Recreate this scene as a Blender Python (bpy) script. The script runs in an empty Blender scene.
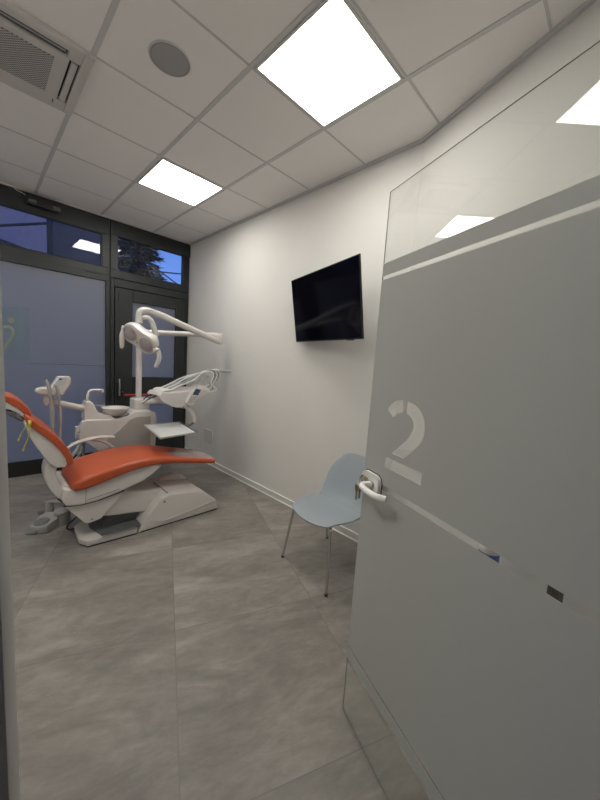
import bpy, bmesh, math, random
from mathutils import Vector, Matrix
from mathutils.geometry import tessellate_polygon
random.seed(4)
SC = bpy.context.scene
COL = SC.collection
PI = math.pi
TH = math.radians(22.6)
NV = Vector((math.cos(TH), -math.sin(TH), 0))
TV = Vector((math.sin(TH), math.cos(TH), 0))
H = 3.017          # ceiling height
WY = 2.937         # window wall
XW = 1.714         # right wall
def NT(n, t, z=0.0): return NV * n + TV * t + Vector((0, 0, z))

# ------------------------------------------------------------------ materials
def newmat(name):
    m = bpy.data.materials.new(name); m.use_nodes = True
    nt = m.node_tree; nt.nodes.clear()
    out = nt.nodes.new('ShaderNodeOutputMaterial')
    return m, nt, out
def mat(name, col, rough=.5, metal=0.0, noise=.04, nscale=6, bump=0.0, bscale=200, coat=0.0, spec=.5, emis=None, estr=0):
    m, nt, out = newmat(name)
    b = nt.nodes.new('ShaderNodeBsdfPrincipled')
    b.inputs['Roughness'].default_value = rough
    b.inputs['Metallic'].default_value = metal
    b.inputs['Coat Weight'].default_value = coat
    b.inputs['Specular IOR Level'].default_value = spec
    tc = nt.nodes.new('ShaderNodeTexCoord')
    nz = nt.nodes.new('ShaderNodeTexNoise'); nz.inputs['Scale'].default_value = nscale; nz.inputs['Detail'].default_value = 5
    nt.links.new(tc.outputs['Object'], nz.inputs['Vector'])
    r = nt.nodes.new('ShaderNodeValToRGB')
    r.color_ramp.elements[0].position = .3; r.color_ramp.elements[1].position = .7
    r.color_ramp.elements[0].color = tuple(max(0, c * (1 - noise)) for c in col) + (1,)
    r.color_ramp.elements[1].color = tuple(min(1, c * (1 + noise)) for c in col) + (1,)
    nt.links.new(nz.outputs['Fac'], r.inputs['Fac'])
    nt.links.new(r.outputs['Color'], b.inputs['Base Color'])
    if bump:
        n2 = nt.nodes.new('ShaderNodeTexNoise'); n2.inputs['Scale'].default_value = bscale
        nt.links.new(tc.outputs['Object'], n2.inputs['Vector'])
        bp = nt.nodes.new('ShaderNodeBump'); bp.inputs['Strength'].default_value = bump; bp.inputs['Distance'].default_value = .002
        nt.links.new(n2.outputs['Fac'], bp.inputs['Height']); nt.links.new(bp.outputs['Normal'], b.inputs['Normal'])
    if emis:
        b.inputs['Emission Color'].default_value = tuple(emis) + (1,); b.inputs['Emission Strength'].default_value = estr
    nt.links.new(b.outputs[0], out.inputs[0])
    return m
def glassmat(name, tint, refl=1.0, rough=0.0):
    m, nt, out = newmat(name)
    t = nt.nodes.new('ShaderNodeBsdfTransparent'); t.inputs[0].default_value = tuple(tint) + (1,)
    g = nt.nodes.new('ShaderNodeBsdfGlossy'); g.inputs['Roughness'].default_value = rough
    g.inputs['Color'].default_value = (refl, refl, refl, 1)
    f = nt.nodes.new('ShaderNodeFresnel')
    ge = nt.nodes.new('ShaderNodeNewGeometry'); ma = nt.nodes.new('ShaderNodeMath'); ma.operation = 'MULTIPLY_ADD'
    nt.links.new(ge.outputs['Backfacing'], ma.inputs[0]); ma.inputs[1].default_value = 1/1.5 - 1.5; ma.inputs[2].default_value = 1.5
    nt.links.new(ma.outputs[0], f.inputs['IOR'])
    mx = nt.nodes.new('ShaderNodeMixShader')
    nt.links.new(f.outputs[0], mx.inputs[0]); nt.links.new(t.outputs[0], mx.inputs[1]); nt.links.new(g.outputs[0], mx.inputs[2])
    nt.links.new(mx.outputs[0], out.inputs[0])
    return m
def frostmat(name, dif, trans, f_trans, f_clear=0.0, gl=.0, rough=.35):
    # diffuse + translucent film, optionally slightly see-through
    m, nt, out = newmat(name)
    tc = nt.nodes.new('ShaderNodeTexCoord')
    nz = nt.nodes.new('ShaderNodeTexNoise'); nz.inputs['Scale'].default_value = 900
    nt.links.new(tc.outputs['Object'], nz.inputs['Vector'])
    r = nt.nodes.new('ShaderNodeValToRGB')
    r.color_ramp.elements[0].position = .3; r.color_ramp.elements[1].position = .7
    r.color_ramp.elements[0].color = tuple(c * .95 for c in dif) + (1,)
    r.color_ramp.elements[1].color = tuple(min(1, c * 1.05) for c in dif) + (1,)
    nt.links.new(nz.outputs['Fac'], r.inputs['Fac'])
    d = nt.nodes.new('ShaderNodeBsdfDiffuse'); nt.links.new(r.outputs['Color'], d.inputs['Color'])
    t = nt.nodes.new('ShaderNodeBsdfTranslucent'); t.inputs[0].default_value = tuple(trans) + (1,)
    mx = nt.nodes.new('ShaderNodeMixShader'); mx.inputs[0].default_value = f_trans
    nt.links.new(d.outputs[0], mx.inputs[1]); nt.links.new(t.outputs[0], mx.inputs[2])
    last = mx
    if f_clear:
        c = nt.nodes.new('ShaderNodeBsdfTransparent')
        m2 = nt.nodes.new('ShaderNodeMixShader'); m2.inputs[0].default_value = f_clear
        nt.links.new(last.outputs[0], m2.inputs[1]); nt.links.new(c.outputs[0], m2.inputs[2]); last = m2
    if gl:
        g = nt.nodes.new('ShaderNodeBsdfGlossy'); g.inputs['Roughness'].default_value = rough
        m3 = nt.nodes.new('ShaderNodeMixShader'); m3.inputs[0].default_value = gl
        nt.links.new(last.outputs[0], m3.inputs[1]); nt.links.new(g.outputs[0], m3.inputs[2]); last = m3
    nt.links.new(last.outputs[0], out.inputs[0])
    return m

M = {}
M['wall'] = mat('wall_paint', (.705, .692, .66), .75, noise=.015, nscale=2.5, bump=.25, bscale=260)
M['ceil'] = mat('ceiling_tile', (.86, .84, .82), .9, noise=.02, nscale=300, bump=.25, bscale=500)
M['grid'] = mat('ceiling_grid_paint', (.58, .575, .57), .5, noise=.01)
M['trimw'] = mat('ceiling_edge_trim', (.62, .61, .59), .5, noise=.01)
M['base'] = mat('baseboard_paint', (.60, .59, .565), .5, noise=.01)
M['caulk'] = mat('white_caulk', (.85, .85, .82), .5, noise=.01)
M['anth'] = mat('anthracite_frame', (.018, .023, .023), .42, noise=.05)
M['gasket'] = mat('black_gasket', (.008, .008, .009), .5)
M['sillblack'] = mat('black_sill', (.010, .010, .011), .5)
M['white'] = mat('dental_white', (.64, .615, .59), .32, noise=.01, coat=.2)
M['white2'] = mat('dental_white_warm', (.60, .58, .555), .4, noise=.01)
M['greypanel'] = mat('light_grey_panel', (.40, .385, .365), .45, noise=.01)
M['grey'] = mat('grey_plastic', (.36, .36, .35), .5, noise=.02)
M['greym'] = mat('mid_grey_plastic', (.20, .205, .205), .45)
M['greyd'] = mat('dark_grey_plastic', (.12, .125, .13), .45)
M['dark'] = mat('black_plastic', (.015, .015, .017), .35)
M['orange'] = mat('orange_leatherette', (.47, .092, .034), .36, noise=.03, nscale=8, bump=.12, bscale=500)
M['chrome'] = mat('chrome', (.60, .59, .57), .22, 1.0, noise=.02)
M['steel'] = mat('brushed_steel', (.60, .60, .59), .35, .85, noise=.02)
M['greyh'] = mat('hose_grey', (.30, .31, .31), .4)
M['traym'] = mat('tray_surface', (.66, .68, .66), .35, .1, noise=.02)
M['bluechair'] = mat('grey_blue_plastic', (.30, .345, .375), .5, noise=.015, bump=.15, bscale=700)
M['yellow'] = mat('yellow_elastic', (.48, .40, .04), .6)
M['red'] = mat('red_bar', (.35, .03, .03), .4)
M['tvb'] = mat('tv_bezel', (.008, .008, .009), .3)
M['tvs'] = mat('tv_screen', (.002, .002, .005), .10, noise=.0, spec=.15)
M['keyp'] = mat('keypad_face', (.50, .56, .55), .4)
M['screen'] = mat('keypad_screen', (.05, .08, .15), .15)
M['brass'] = mat('key_metal', (.35, .30, .20), .35, .9)
M['gold'] = mat('gold_mark', (.35, .22, .04), .4, .5)
M['glass'] = glassmat('clear_glass', (.965, .972, .962))
M['gedge'] = mat('glass_edge', (.16, .18, .17), .15)
M['wglass'] = glassmat('window_glass', (.90, .92, .93), 1.0)
M['film'] = frostmat('frosted_film', (.63, .64, .61), (.58, .59, .565), .40, .0, gl=.03, rough=.45)
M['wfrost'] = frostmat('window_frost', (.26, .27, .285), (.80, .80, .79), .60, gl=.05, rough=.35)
M['wdecal'] = frostmat('window_decal', (.34, .42, .40), (.80, .90, .85), .3, .70, gl=.02, rough=.35)
M['wlogo'] = frostmat('window_logo', (.40, .44, .26), (.80, .84, .5), .3, .55, gl=.02, rough=.35)
M['cover'] = frostmat('clear_foot_cover', (.60, .52, .51), (.3, .3, .3), .12, .42, gl=.16, rough=.22)
M['bulb'] = mat('light_diffuser', (.9, .9, .88), .5, emis=(1.0, .965, .90), estr=14.8)
M['lens'] = mat('lamp_lens', (.40, .40, .42), .12, .3)
M['lensred'] = mat('lamp_lens_red', (.42, .22, .21), .2, .2)
M['mauve'] = mat('outside_wall_mauve', (.55, .40, .40), .9, noise=.06)
M['darkbld'] = mat('outside_wall_dark', (.13, .12, .12), .9)
M['needle'] = mat('conifer_needles', (.035, .055, .045), .9, noise=.3, nscale=20)
M['bark'] = mat('conifer_bark', (.05, .04, .03), .9)
M['scaf'] = mat('scaffold_steel', (.03, .03, .035), .6)
M['ground'] = mat('outside_ground', (.12, .12, .12), .95)
M['grille'] = None
M['corr'] = mat('corridor_wall_paint', (.55, .53, .50), .8, noise=.01)

# air conditioner perforated grille
def grille_mat():
    m, nt, out = newmat('perforated_grille')
    b = nt.nodes.new('ShaderNodeBsdfPrincipled'); b.inputs['Roughness'].default_value = .5
    tc = nt.nodes.new('ShaderNodeTexCoord'); mp = nt.nodes.new('ShaderNodeMapping')
    mp.inputs['Rotation'].default_value = (0, 0, PI / 4); mp.inputs['Scale'].default_value = (1, 1, 0.0)
    v = nt.nodes.new('ShaderNodeTexVoronoi'); v.inputs['Scale'].default_value = 78; v.inputs['Randomness'].default_value = 0
    nt.links.new(tc.outputs['Object'], mp.inputs['Vector']); nt.links.new(mp.outputs[0], v.inputs['Vector'])
    r = nt.nodes.new('ShaderNodeValToRGB')
    r.color_ramp.elements[0].position = .36; r.color_ramp.elements[0].color = (.16, .15, .145, 1)
    r.color_ramp.elements[1].position = .44; r.color_ramp.elements[1].color = (.55, .54, .52, 1)
    nt.links.new(v.outputs['Distance'], r.inputs['Fac']); nt.links.new(r.outputs[0], b.inputs['Base Color'])
    nt.links.new(b.outputs[0], out.inputs[0]); return m
M['grille'] = grille_mat()
def speaker_mat():
    m, nt, out = newmat('speaker_mesh')
    b = nt.nodes.new('ShaderNodeBsdfPrincipled'); b.inputs['Roughness'].default_value = .6
    tc = nt.nodes.new('ShaderNodeTexCoord')
    v = nt.nodes.new('ShaderNodeTexVoronoi'); v.inputs['Scale'].default_value = 260; v.inputs['Randomness'].default_value = 0
    nt.links.new(tc.outputs['Object'], v.inputs['Vector'])
    r = nt.nodes.new('ShaderNodeValToRGB')
    r.color_ramp.elements[0].position = .3; r.color_ramp.elements[0].color = (.20, .20, .20, 1)
    r.color_ramp.elements[1].position = .5; r.color_ramp.elements[1].color = (.36, .355, .35, 1)
    nt.links.new(v.outputs['Distance'], r.inputs['Fac']); nt.links.new(r.outputs[0], b.inputs['Base Color'])
    nt.links.new(b.outputs[0], out.inputs[0]); return m
M['spk'] = speaker_mat()

# floor: big stone-look tiles laid along the building axis
def floor_mat():
    m, nt, out = newmat('stone_tiles')
    N = nt.nodes.new; L = nt.links.new
    def math_(op, a, b=None):
        n = N('ShaderNodeMath'); n.operation = op
        for i, v in enumerate((a, b)):
            if v is None: continue
            if isinstance(v, (int, float)): n.inputs[i].default_value = v
            else: L(v, n.inputs[i])
        return n.outputs[0]
    b = N('ShaderNodeBsdfPrincipled')
    tc = N('ShaderNodeTexCoord'); sep0 = N('ShaderNodeSeparateXYZ')
    L(tc.outputs['Object'], sep0.inputs[0])
    X, Y = sep0.outputs[0], sep0.outputs[1]
    n = math_('SUBTRACT', math_('MULTIPLY', X, NV.x), math_('MULTIPLY', Y, -NV.y))
    t = math_('ADD', math_('MULTIPLY', X, TV.x), math_('MULTIPLY', Y, TV.y))
    S = .79
    un = math_('DIVIDE', math_('SUBTRACT', n, .228), S); ut = math_('DIVIDE', math_('ADD', t, .04), S)
    fn = math_('FLOOR', un); ft = math_('FLOOR', ut)
    cn = math_('ABSOLUTE', math_('SUBTRACT', math_('SUBTRACT', un, fn), .5)); ct = math_('ABSOLUTE', math_('SUBTRACT', math_('SUBTRACT', ut, ft), .5))
    seam = math_('GREATER_THAN', math_('MAXIMUM', cn, ct), .4976)
    idv = N('ShaderNodeCombineXYZ'); L(fn, idv.inputs[0]); L(ft, idv.inputs[1])
    wn = N('ShaderNodeTexWhiteNoise'); L(idv.outputs[0], wn.inputs['Vector'])
    # local vector, shifted per tile
    off = N('ShaderNodeVectorMath'); off.operation = 'SCALE'; off.inputs['Scale'].default_value = 17.0
    L(wn.outputs['Color'], off.inputs[0])
    base = N('ShaderNodeCombineXYZ'); L(n, base.inputs[0]); L(t, base.inputs[1])
    add = N('ShaderNodeVectorMath'); add.operation = 'ADD'; L(base.outputs[0], add.inputs[0]); L(off.outputs[0], add.inputs[1])
    st = N('ShaderNodeMapping'); st.inputs['Scale'].default_value = (1.5, 3.6, 1); st.inputs['Rotation'].default_value = (0, 0, .12)
    L(add.outputs[0], st.inputs['Vector'])
    n1 = N('ShaderNodeTexNoise'); n1.inputs['Scale'].default_value = 1.5; n1.inputs['Detail'].default_value = 10; n1.inputs['Roughness'].default_value = .66; n1.inputs['Distortion'].default_value = .5
    L(st.outputs[0], n1.inputs['Vector'])
    n2 = N('ShaderNodeTexNoise'); n2.inputs['Scale'].default_value = 9; n2.inputs['Detail'].default_value = 8; n2.inputs['Roughness'].default_value = .7
    L(st.outputs[0], n2.inputs['Vector'])
    n3 = N('ShaderNodeTexNoise'); n3.inputs['Scale'].default_value = 1.3; n3.inputs['Detail'].default_value = 3
    L(add.outputs[0], n3.inputs['Vector'])
    mixv = math_('ADD', math_('ADD', math_('MULTIPLY', n1.outputs['Fac'], .55), math_('MULTIPLY', n2.outputs['Fac'], .22)), math_('MULTIPLY', n3.outputs['Fac'], .23))
    mixv = math_('ADD', mixv, math_('MULTIPLY', math_('SUBTRACT', wn.outputs['Value'], .5), .10))
    r = N('ShaderNodeValToRGB')
    e = r.color_ramp.elements
    e[0].position = .36; e[0].color = (.150, .137, .123, 1)
    e[1].position = .66; e[1].color = (.375, .347, .315, 1)
    k = r.color_ramp.elements.new(.50); k.color = (.232, .214, .193, 1)
    L(mixv, r.inputs['Fac'])
    mx = N('ShaderNodeMixRGB'); L(seam, mx.inputs[0]); L(r.outputs[0], mx.inputs[1]); mx.inputs[2].default_value = (.165, .153, .137, 1)
    L(mx.outputs[0], b.inputs['Base Color'])
    b.inputs['Roughness'].default_value = .42
    b.inputs['Specular IOR Level'].default_value = .4
    bp = N('ShaderNodeBump'); bp.inputs['Strength'].default_value = .12; bp.inputs['Distance'].default_value = .003
    L(n2.outputs['Fac'], bp.inputs['Height']); L(bp.outputs[0], b.inputs['Normal'])
    L(b.outputs[0], out.inputs[0]); return m
M['floor'] = floor_mat()

# ------------------------------------------------------------------ helpers
def wloc(o):
    v = Vector(o.location)
    while o.parent: o = o.parent; v = v + Vector(o.location)
    return v
def link(name, bm, m, parent=None, smooth=False, origin=None, kind=None):
    """bm is in world coordinates"""
    me = bpy.data.meshes.new(name)
    pl = wloc(parent) if parent else Vector((0, 0, 0))
    if origin is None: origin = pl
    origin = Vector(origin)
    bmesh.ops.translate(bm, verts=bm.verts, vec=-origin)
    bmesh.ops.recalc_face_normals(bm, faces=bm.faces)
    bm.to_mesh(me); bm.free()
    o = bpy.data.objects.new(name, me); COL.objects.link(o)
    ms = m if isinstance(m, (list, tuple)) else [m]
    for q in ms: me.materials.append(q)
    if parent: o.parent = parent
    o.location = origin - pl
    if smooth:
        for p in me.polygons: p.use_smooth = True
        try: me.set_sharp_from_angle(angle=math.radians(38))
        except Exception: pass
    if kind: o['kind'] = kind
    return o
def thing(name, label, cat, loc, group=None):
    o = bpy.data.objects.new(name, None); COL.objects.link(o); o.location = loc
    o.empty_display_size = .1
    o['label'] = label; o['category'] = cat
    if group: o['group'] = group
    return o
def tag(o, label, cat, group=None):
    o['label'] = label; o['category'] = cat
    if group: o['group'] = group
    return o
def struct_empty(name, loc):
    o = bpy.data.objects.new(name, None); COL.objects.link(o); o.location = loc; o['kind'] = 'structure'; return o
def NB(): return bmesh.new()
def box(bm, p0, p1, mi=0):
    x0, y0, z0 = p0; x1, y1, z1 = p1
    v = [bm.verts.new(c) for c in ((x0,y0,z0),(x1,y0,z0),(x1,y1,z0),(x0,y1,z0),(x0,y0,z1),(x1,y0,z1),(x1,y1,z1),(x0,y1,z1))]
    fs = []
    for f in ((0,3,2,1),(4,5,6,7),(0,1,5,4),(1,2,6,5),(2,3,7,6),(3,0,4,7)):
        g = bm.faces.new([v[i] for i in f]); g.material_index = mi; fs.append(g)
    return v
def ntbox(bm, n0, n1, t0, t1, z0, z1):
    v = [bm.verts.new(NT(n, t, z)) for n, t, z in ((n0,t0,z0),(n1,t0,z0),(n1,t1,z0),(n0,t1,z0),(n0,t0,z1),(n1,t0,z1),(n1,t1,z1),(n0,t1,z1))]
    for f in ((0,3,2,1),(4,5,6,7),(0,1,5,4),(1,2,6,5),(2,3,7,6),(3,0,4,7)): bm.faces.new([v[i] for i in f])
    return v
def bevel(bm, w, seg=3, ang=25):
    bm.normal_update()
    es = [e for e in bm.edges if len(e.link_faces) == 2 and e.calc_face_angle(0) > math.radians(ang)]
    if es: bmesh.ops.bevel(bm, geom=es, offset=w, segments=seg, affect='EDGES', profile=.6, clamp_overlap=True)
    return bm
def prism_xz(bm, pts, y0, y1, y0b=None, y1b=None):
    """profile in xz extruded along y; pts ordered; optional per-point inset"""
    a = [bm.verts.new((x, y0, z)) for x, z in pts]; b = [bm.verts.new((x, y1, z)) for x, z in pts]
    n = len(pts)
    bm.faces.new(a); bm.faces.new(b[::-1])
    for i in range(n): bm.faces.new((a[i], b[i], b[(i+1) % n], a[(i+1) % n]))
    bmesh.ops.recalc_face_normals(bm, faces=bm.faces)
    return bm
def prism_xy(bm, pts, z0, z1, ztop=None):
    a = [bm.verts.new((x, y, z0)) for x, y in pts]; b = [bm.verts.new((x, y, z1 if ztop is None else ztop[i])) for i, (x, y) in enumerate(pts)]
    n = len(pts)
    bm.faces.new(a[::-1]); bm.faces.new(b)
    for i in range(n): bm.faces.new((a[i], a[(i+1) % n], b[(i+1) % n], b[i]))
    bmesh.ops.recalc_face_normals(bm, faces=bm.faces)
    return bm
def catmull(P, sub=6, closed=False):
    P = [Vector(p) for p in P]
    out = []; n = len(P)
    rng = range(n if closed else n - 1)
    for i in rng:
        p1, p2 = P[i], P[(i+1) % n]
        p0 = P[(i-1) % n] if (closed or i > 0) else p1 + (p1 - p2)
        p3 = P[(i+2) % n] if (closed or i + 2 < n) else p2 + (p2 - p1)
        for k in range(sub):
            t = k / sub
            out.append(.5 * ((2*p1) + (p2-p0)*t + (2*p0-5*p1+4*p2-p3)*t*t + (-p0+3*p1-3*p2+p3)*t**3))
    if not closed: out.append(P[-1])
    return out
def tube(bm, P, r, seg=12, sub=0, flat=None, mi=0):
    """r: number or list per point. flat: (sx, sz) scale of the section"""
    P = [Vector(p) for p in P]
    rs = r if isinstance(r, (list, tuple)) else [r] * len(P)
    if sub:
        R3 = catmull([(q, 0, 0) for q in rs], sub); P = catmull(P, sub); rs = [q.x for q in R3]
    rings = []; n = len(P)
    prev = None
    for i in range(n):
        d = (P[min(i+1, n-1)] - P[max(i-1, 0)]).normalized()
        if prev is None:
            u = Vector((0, 0, 1)) if abs(d.z) < .9 else Vector((0, 1, 0))
            u = (u - d * u.dot(d)).normalized()
        else:
            u = (prev - d * prev.dot(d)).normalized()
        prev = u; w = d.cross(u)
        fx, fy = flat or (1, 1)
        rings.append([bm.verts.new(P[i] + (w * math.cos(a) * fx + u * math.sin(a) * fy) * rs[i]) for a in [2*PI*k/seg for k in range(seg)]])
    for a, b in zip(rings, rings[1:]):
        for k in range(seg):
            f = bm.faces.new((a[k], a[(k+1) % seg], b[(k+1) % seg], b[k])); f.material_index = mi
    f = bm.faces.new(rings[0][::-1]); f.material_index = mi
    f = bm.faces.new(rings[-1]); f.material_index = mi
    return bm
def lathe(bm, prof, c, seg=40, mat4=None):
    """prof list of (r,z); closed surface of revolution about z at c"""
    rings = []
    for r, z in prof:
        if r < 1e-5: rings.append([bm.verts.new((0, 0, z))])
        else: rings.append([bm.verts.new((r*math.cos(2*PI*k/seg), r*math.sin(2*PI*k/seg), z)) for k in range(seg)])
    allv = [v for g in rings for v in g]
    for a, b in zip(rings, rings[1:]):
        for k in range(seg):
            if len(a) == 1 and len(b) == 1: continue
            if len(a) == 1: bm.faces.new((a[0], b[k], b[(k+1) % seg]))
            elif len(b) == 1: bm.faces.new((a[k], b[0], a[(k+1) % seg]))
            else: bm.faces.new((a[k], a[(k+1) % seg], b[(k+1) % seg], b[k]))
    m = Matrix.Translation(Vector(c)) @ (mat4 if mat4 else Matrix.Identity(4))
    bmesh.ops.transform(bm, matrix=m, verts=allv)
    return bm
def slab_holes(bm, outer, holes, fn, c0, c1):
    """flat sheet with holes; outer and holes in 2D; fn(a,b,c) -> world"""
    loops = [outer] + holes
    tris = tessellate_polygon([[Vector((a, b, 0)) for a, b in l] for l in loops])
    flat = [p for l in loops for p in l]
    A = [bm.verts.new(fn(a, b, c0)) for a, b in flat]; B = [bm.verts.new(fn(a, b, c1)) for a, b in flat]
    for t in tris:
        try: bm.faces.new([A[i] for i in t]); bm.faces.new([B[i] for i in t][::-1])
        except ValueError: pass
    s = 0
    for l in loops:
        k = len(l)
        for i in range(k):
            i0, i1 = s + i, s + (i+1) % k
            bm.faces.new((A[i0], A[i1], B[i1], B[i0]))
        s += k
    return bm
def frame_rect(bm, a0, a1, b0, b1, w, fn_box):
    """four bars around a rectangle, w=(left,right,bottom,top)"""
    l, r, bo, tp = w
    if l: fn_box(a0, a0 + l, b0, b1)
    if r: fn_box(a1 - r, a1, b0, b1)
    if bo: fn_box(a0 + l, a1 - r, b0, b0 + bo)
    if tp: fn_box(a0 + l, a1 - r, b1 - tp, b1)

# ------------------------------------------------------------------ room shell
P2 = NT(1.76, -1.42); P3 = Vector((-1.9, -.748, 0)); KY = -.463
ROOM = [(XW, WY), (XW, KY), (P2.x, P2.y), (P3.x, P3.y), (-1.9, WY)]
bm = NB()
fl = [NT(-3.2, 4.3), NT(2.9, 3.4), NT(2.9, -3.3), NT(-3.2, -3.3)]
box(bm, (-3.0, -4.6, -.12), (3.2, WY + .12, 0))
link('floor', bm, M['floor'], kind='structure')

bm = NB()
prism_xy(bm, [(XW + .2, WY + .1), (XW + .2, KY), tuple(NT(1.96, -1.5).to_2d()), tuple(NT(1.96, -3.4).to_2d()), tuple(NT(-3, -3.4).to_2d()), (-2.1, -1.0), (-2.1, WY + .1)], H, H + .12)
ceiling = link('ceiling', bm, M['ceil'], kind='structure')
# ceiling grid : wide bars along y at x = k*.6, thin ones along x at y = k*.6
def wall2_x(y):  # x of the oblique wall (n = 1.76) at given y
    return (1.76 + y * math.sin(TH)) / math.cos(TH)
def near_y(x):   # y of the doorway wall (t = -1.42)
    return (-1.42 - x * math.sin(TH)) / math.cos(TH)
bm = NB()
for k in range(-3, 3):
    x = .6 * k
    box(bm, (x - .0125, near_y(x) + .02, H - .004), (x + .0125, WY, H))
    
for k in range(-3, 5):
    y = .6 * k
    xr = XW if y > KY else wall2_x(y)
    xl = -1.9
    if y < near_y(-1.9): xl = (-1.42 - y * math.cos(TH)) / math.sin(TH) + .02
    box(bm, (xl, y - .006, H - .003), (xr, y + .006, H))
link('grid_bars', bm, M['grid'], parent=ceiling)

def wall_prism(name, a, b, thick, z0, z1, m='wall'):
    """a->b inner face line, thickness vector to the outside"""
    bm = NB(); a = Vector(a).to_3d(); b = Vector(b).to_3d()
    prism_xy(bm, [tuple(a.to_2d()), tuple(b.to_2d()), tuple((b + thick).to_2d()), tuple((a + thick).to_2d())], z0, z1)
    return link(name, bm, M[m], kind='structure')
wall_prism('wall_right', (XW, WY + .12), (XW, KY), Vector((.15, 0, 0)), 0, H)
wall_prism('wall_oblique', NT(1.76, NT(0,0).x + (XW*TV.x + KY*TV.y)).to_2d(), NT(1.76, -3.3).to_2d(), NV * .15, 0, H)
wall_prism('wall_left', (-1.9, -.60), (-1.9, WY + .12), Vector((-.15, 0, 0)), 0, H)
# doorway wall : opening from n=.0 to .93
bm = NB()
nl = Vector((-1.9, -.748, 0)).dot(NV)
ntbox(bm, nl - .3, -.0, -1.54, -1.42, 0, H)
ntbox(bm, .95, 1.76, -1.54, -1.42, 0, H)
ntbox(bm, -.0, .95, -1.54, -1.42, 2.16, H)
link('wall_door', bm, M['wall'], kind='structure')
# corridor behind the camera
bm = NB()
ntbox(bm, -3.0, 1.76, -3.32, -3.2, 0, H)
ntbox(bm, -3.1, -3.0, -3.2, -1.54, 0, H)
link('wall_corridor', bm, M['corr'], kind='structure')
# white metal door casing with a rebated profile
bm = NB()
ntbox(bm, .028, .0572, -1.435, -1.415, 0, 2.13)
ntbox(bm, -.045, .028, -1.56, -1.405, 0, 2.16)
ntbox(bm, .905, .965, -1.56, -1.525, 0, 2.16)
ntbox(bm, -.045, .965, -1.56, -1.525, 2.10, 2.18)
bevel(bm, .003, 2)
link('trim_1', bm, M['white2'], kind='structure', smooth=True)

# ceiling edge trims
bm = NB()
box(bm, (XW - .022, KY - .0, H - .018), (XW, WY, H))
ntbox(bm, 1.738, 1.76, -1.42, .235, H - .018, H)
link('trim_2', bm, M['grid'], kind='structure')
bm = NB()
box(bm, (-1.9, WY - .012, H - .012), (XW - .022, WY, H))
link('trim_3', bm, M['trimw'], kind='structure')
# baseboards
bm = NB(); box(bm, (XW - .012, KY, .006), (XW, WY, .062))
bb = link('baseboard_right', bm, M['base'], kind='structure')
bm = NB(); box(bm, (XW - .020, KY, 0), (XW, WY, .009)); box(bm, (XW - .0125, KY, .062), (XW, WY, .0635))
link('caulk_line', bm, M['caulk'], parent=bb)
bm = NB(); ntbox(bm, 1.748, 1.76, -1.42, .235, .006, .062)
link('baseboard_oblique', bm, M['base'], kind='structure')

# ------------------------------------------------------------------ windows
def yb(bm, a0, a1, b0, b1, y0=WY, y1=WY + .07, **k): box(bm, (a0, y0, b0), (a1, y1, b1))
# window_1 : left bay
w1 = struct_empty('window_1', (-.6, WY, 0))
bm = NB()
yb(bm, -1.90, .690, 2.815, 3.005)                 # head
yb(bm, .612, .690, 2.435, 2.815)                  # right stile of transom
yb(bm, -1.90, .690, 2.275, 2.435)                 # transom rail
yb(bm, .645, .690, .17, 2.275)
yb(bm, -1.90, .690, .0, .03)
yb(bm, -1.90, -1.82, .03, 2.815)
bevel(bm, .004, 1)
link('frame', bm, M['anth'], parent=w1)
bm = NB()
box(bm, (-1.82, WY - .004, .0), (.645, WY + .05, .165))
link('sill_board', bm, M['sillblack'], parent=w1)
bm = NB()
box(bm, (-1.82, WY - .002, 2.352), (.69, WY + .01, 2.356)); box(bm, (.44, WY - .006, 2.34), (.62, WY + .002, 2.349))
box(bm, (.598, WY - .001, 2.435), (.612, WY + .02, 2.815)); box(bm, (-1.82, WY - .001, 2.435), (.598, WY + .02, 2.445))
box(bm, (-1.82, WY - .001, 2.805), (.598, WY + .02, 2.815))
link('gasket', bm, M['gasket'], parent=w1)
bm = NB(); box(bm, (-1.82, WY + .024, 2.435), (.612, WY + .030, 2.815))
link('transom_pane', bm, M['wglass'], parent=w1)
bm = NB(); box(bm, (-1.82, WY + .018, 1.252), (.645, WY + .024, 2.275)); 
link('frosted_pane', bm, M['wfrost'], parent=w1)
bm = NB(); box(bm, (-1.82, WY + .018, .165), (.645, WY + .024, 1.248))
link('frosted_pane', bm, M['wfrost'], parent=w1)
bm = NB(); box(bm, (-1.82, WY + .016, 1.247), (.645, WY + .0225, 1.253))
link('film_seam', bm, M['wdecal'], parent=w1)
# printed film with a tooth-like line mark
bm = NB(); box(bm, (-.62, WY + .0165, 1.255), (-.078, WY + .018, 1.835))
dec = link('film_print', bm, M['wdecal'], parent=w1)
bm = NB()
def flat_stroke(bm, pts, w, y0, y1, sub=6):
    P = catmull([(a, 0, b) for a, b in pts], sub)
    L, R = [], []
    for i, p in enumerate(P):
        d = (P[min(i+1, len(P)-1)] - P[max(i-1, 0)]).normalized(); nn = Vector((-d.z, 0, d.x)) * w / 2
        L.append(p + nn); R.append(p - nn)
    for i in range(len(P) - 1):
        vs = []
        for y in (y0, y1):
            for q in (L[i], L[i+1], R[i+1], R[i]): vs.append(bm.verts.new((q.x, y, q.z)))
        for f in ((0,1,2,3),(7,6,5,4),(0,4,5,1),(1,5,6,2),(2,6,7,3),(3,7,4,0)): bm.faces.new([vs[k] for k in f])
flat_stroke(bm, [(-.40, 1.44), (-.36, 1.33), (-.31, 1.33), (-.27, 1.43), (-.22, 1.52), (-.215, 1.59), (-.25, 1.625), (-.31, 1.60), (-.37, 1.625), (-.43, 1.61), (-.46, 1.54), (-.43, 1.46), (-.40, 1.40)], .022, WY + .0145, WY + .0165)
lathe(bm, [(0, 0), (.028, 0), (.028, .002), (0, .002)], (-.222, WY + .0165, 1.694), 24, Matrix.Rotation(PI/2, 4, 'X'))
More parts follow.
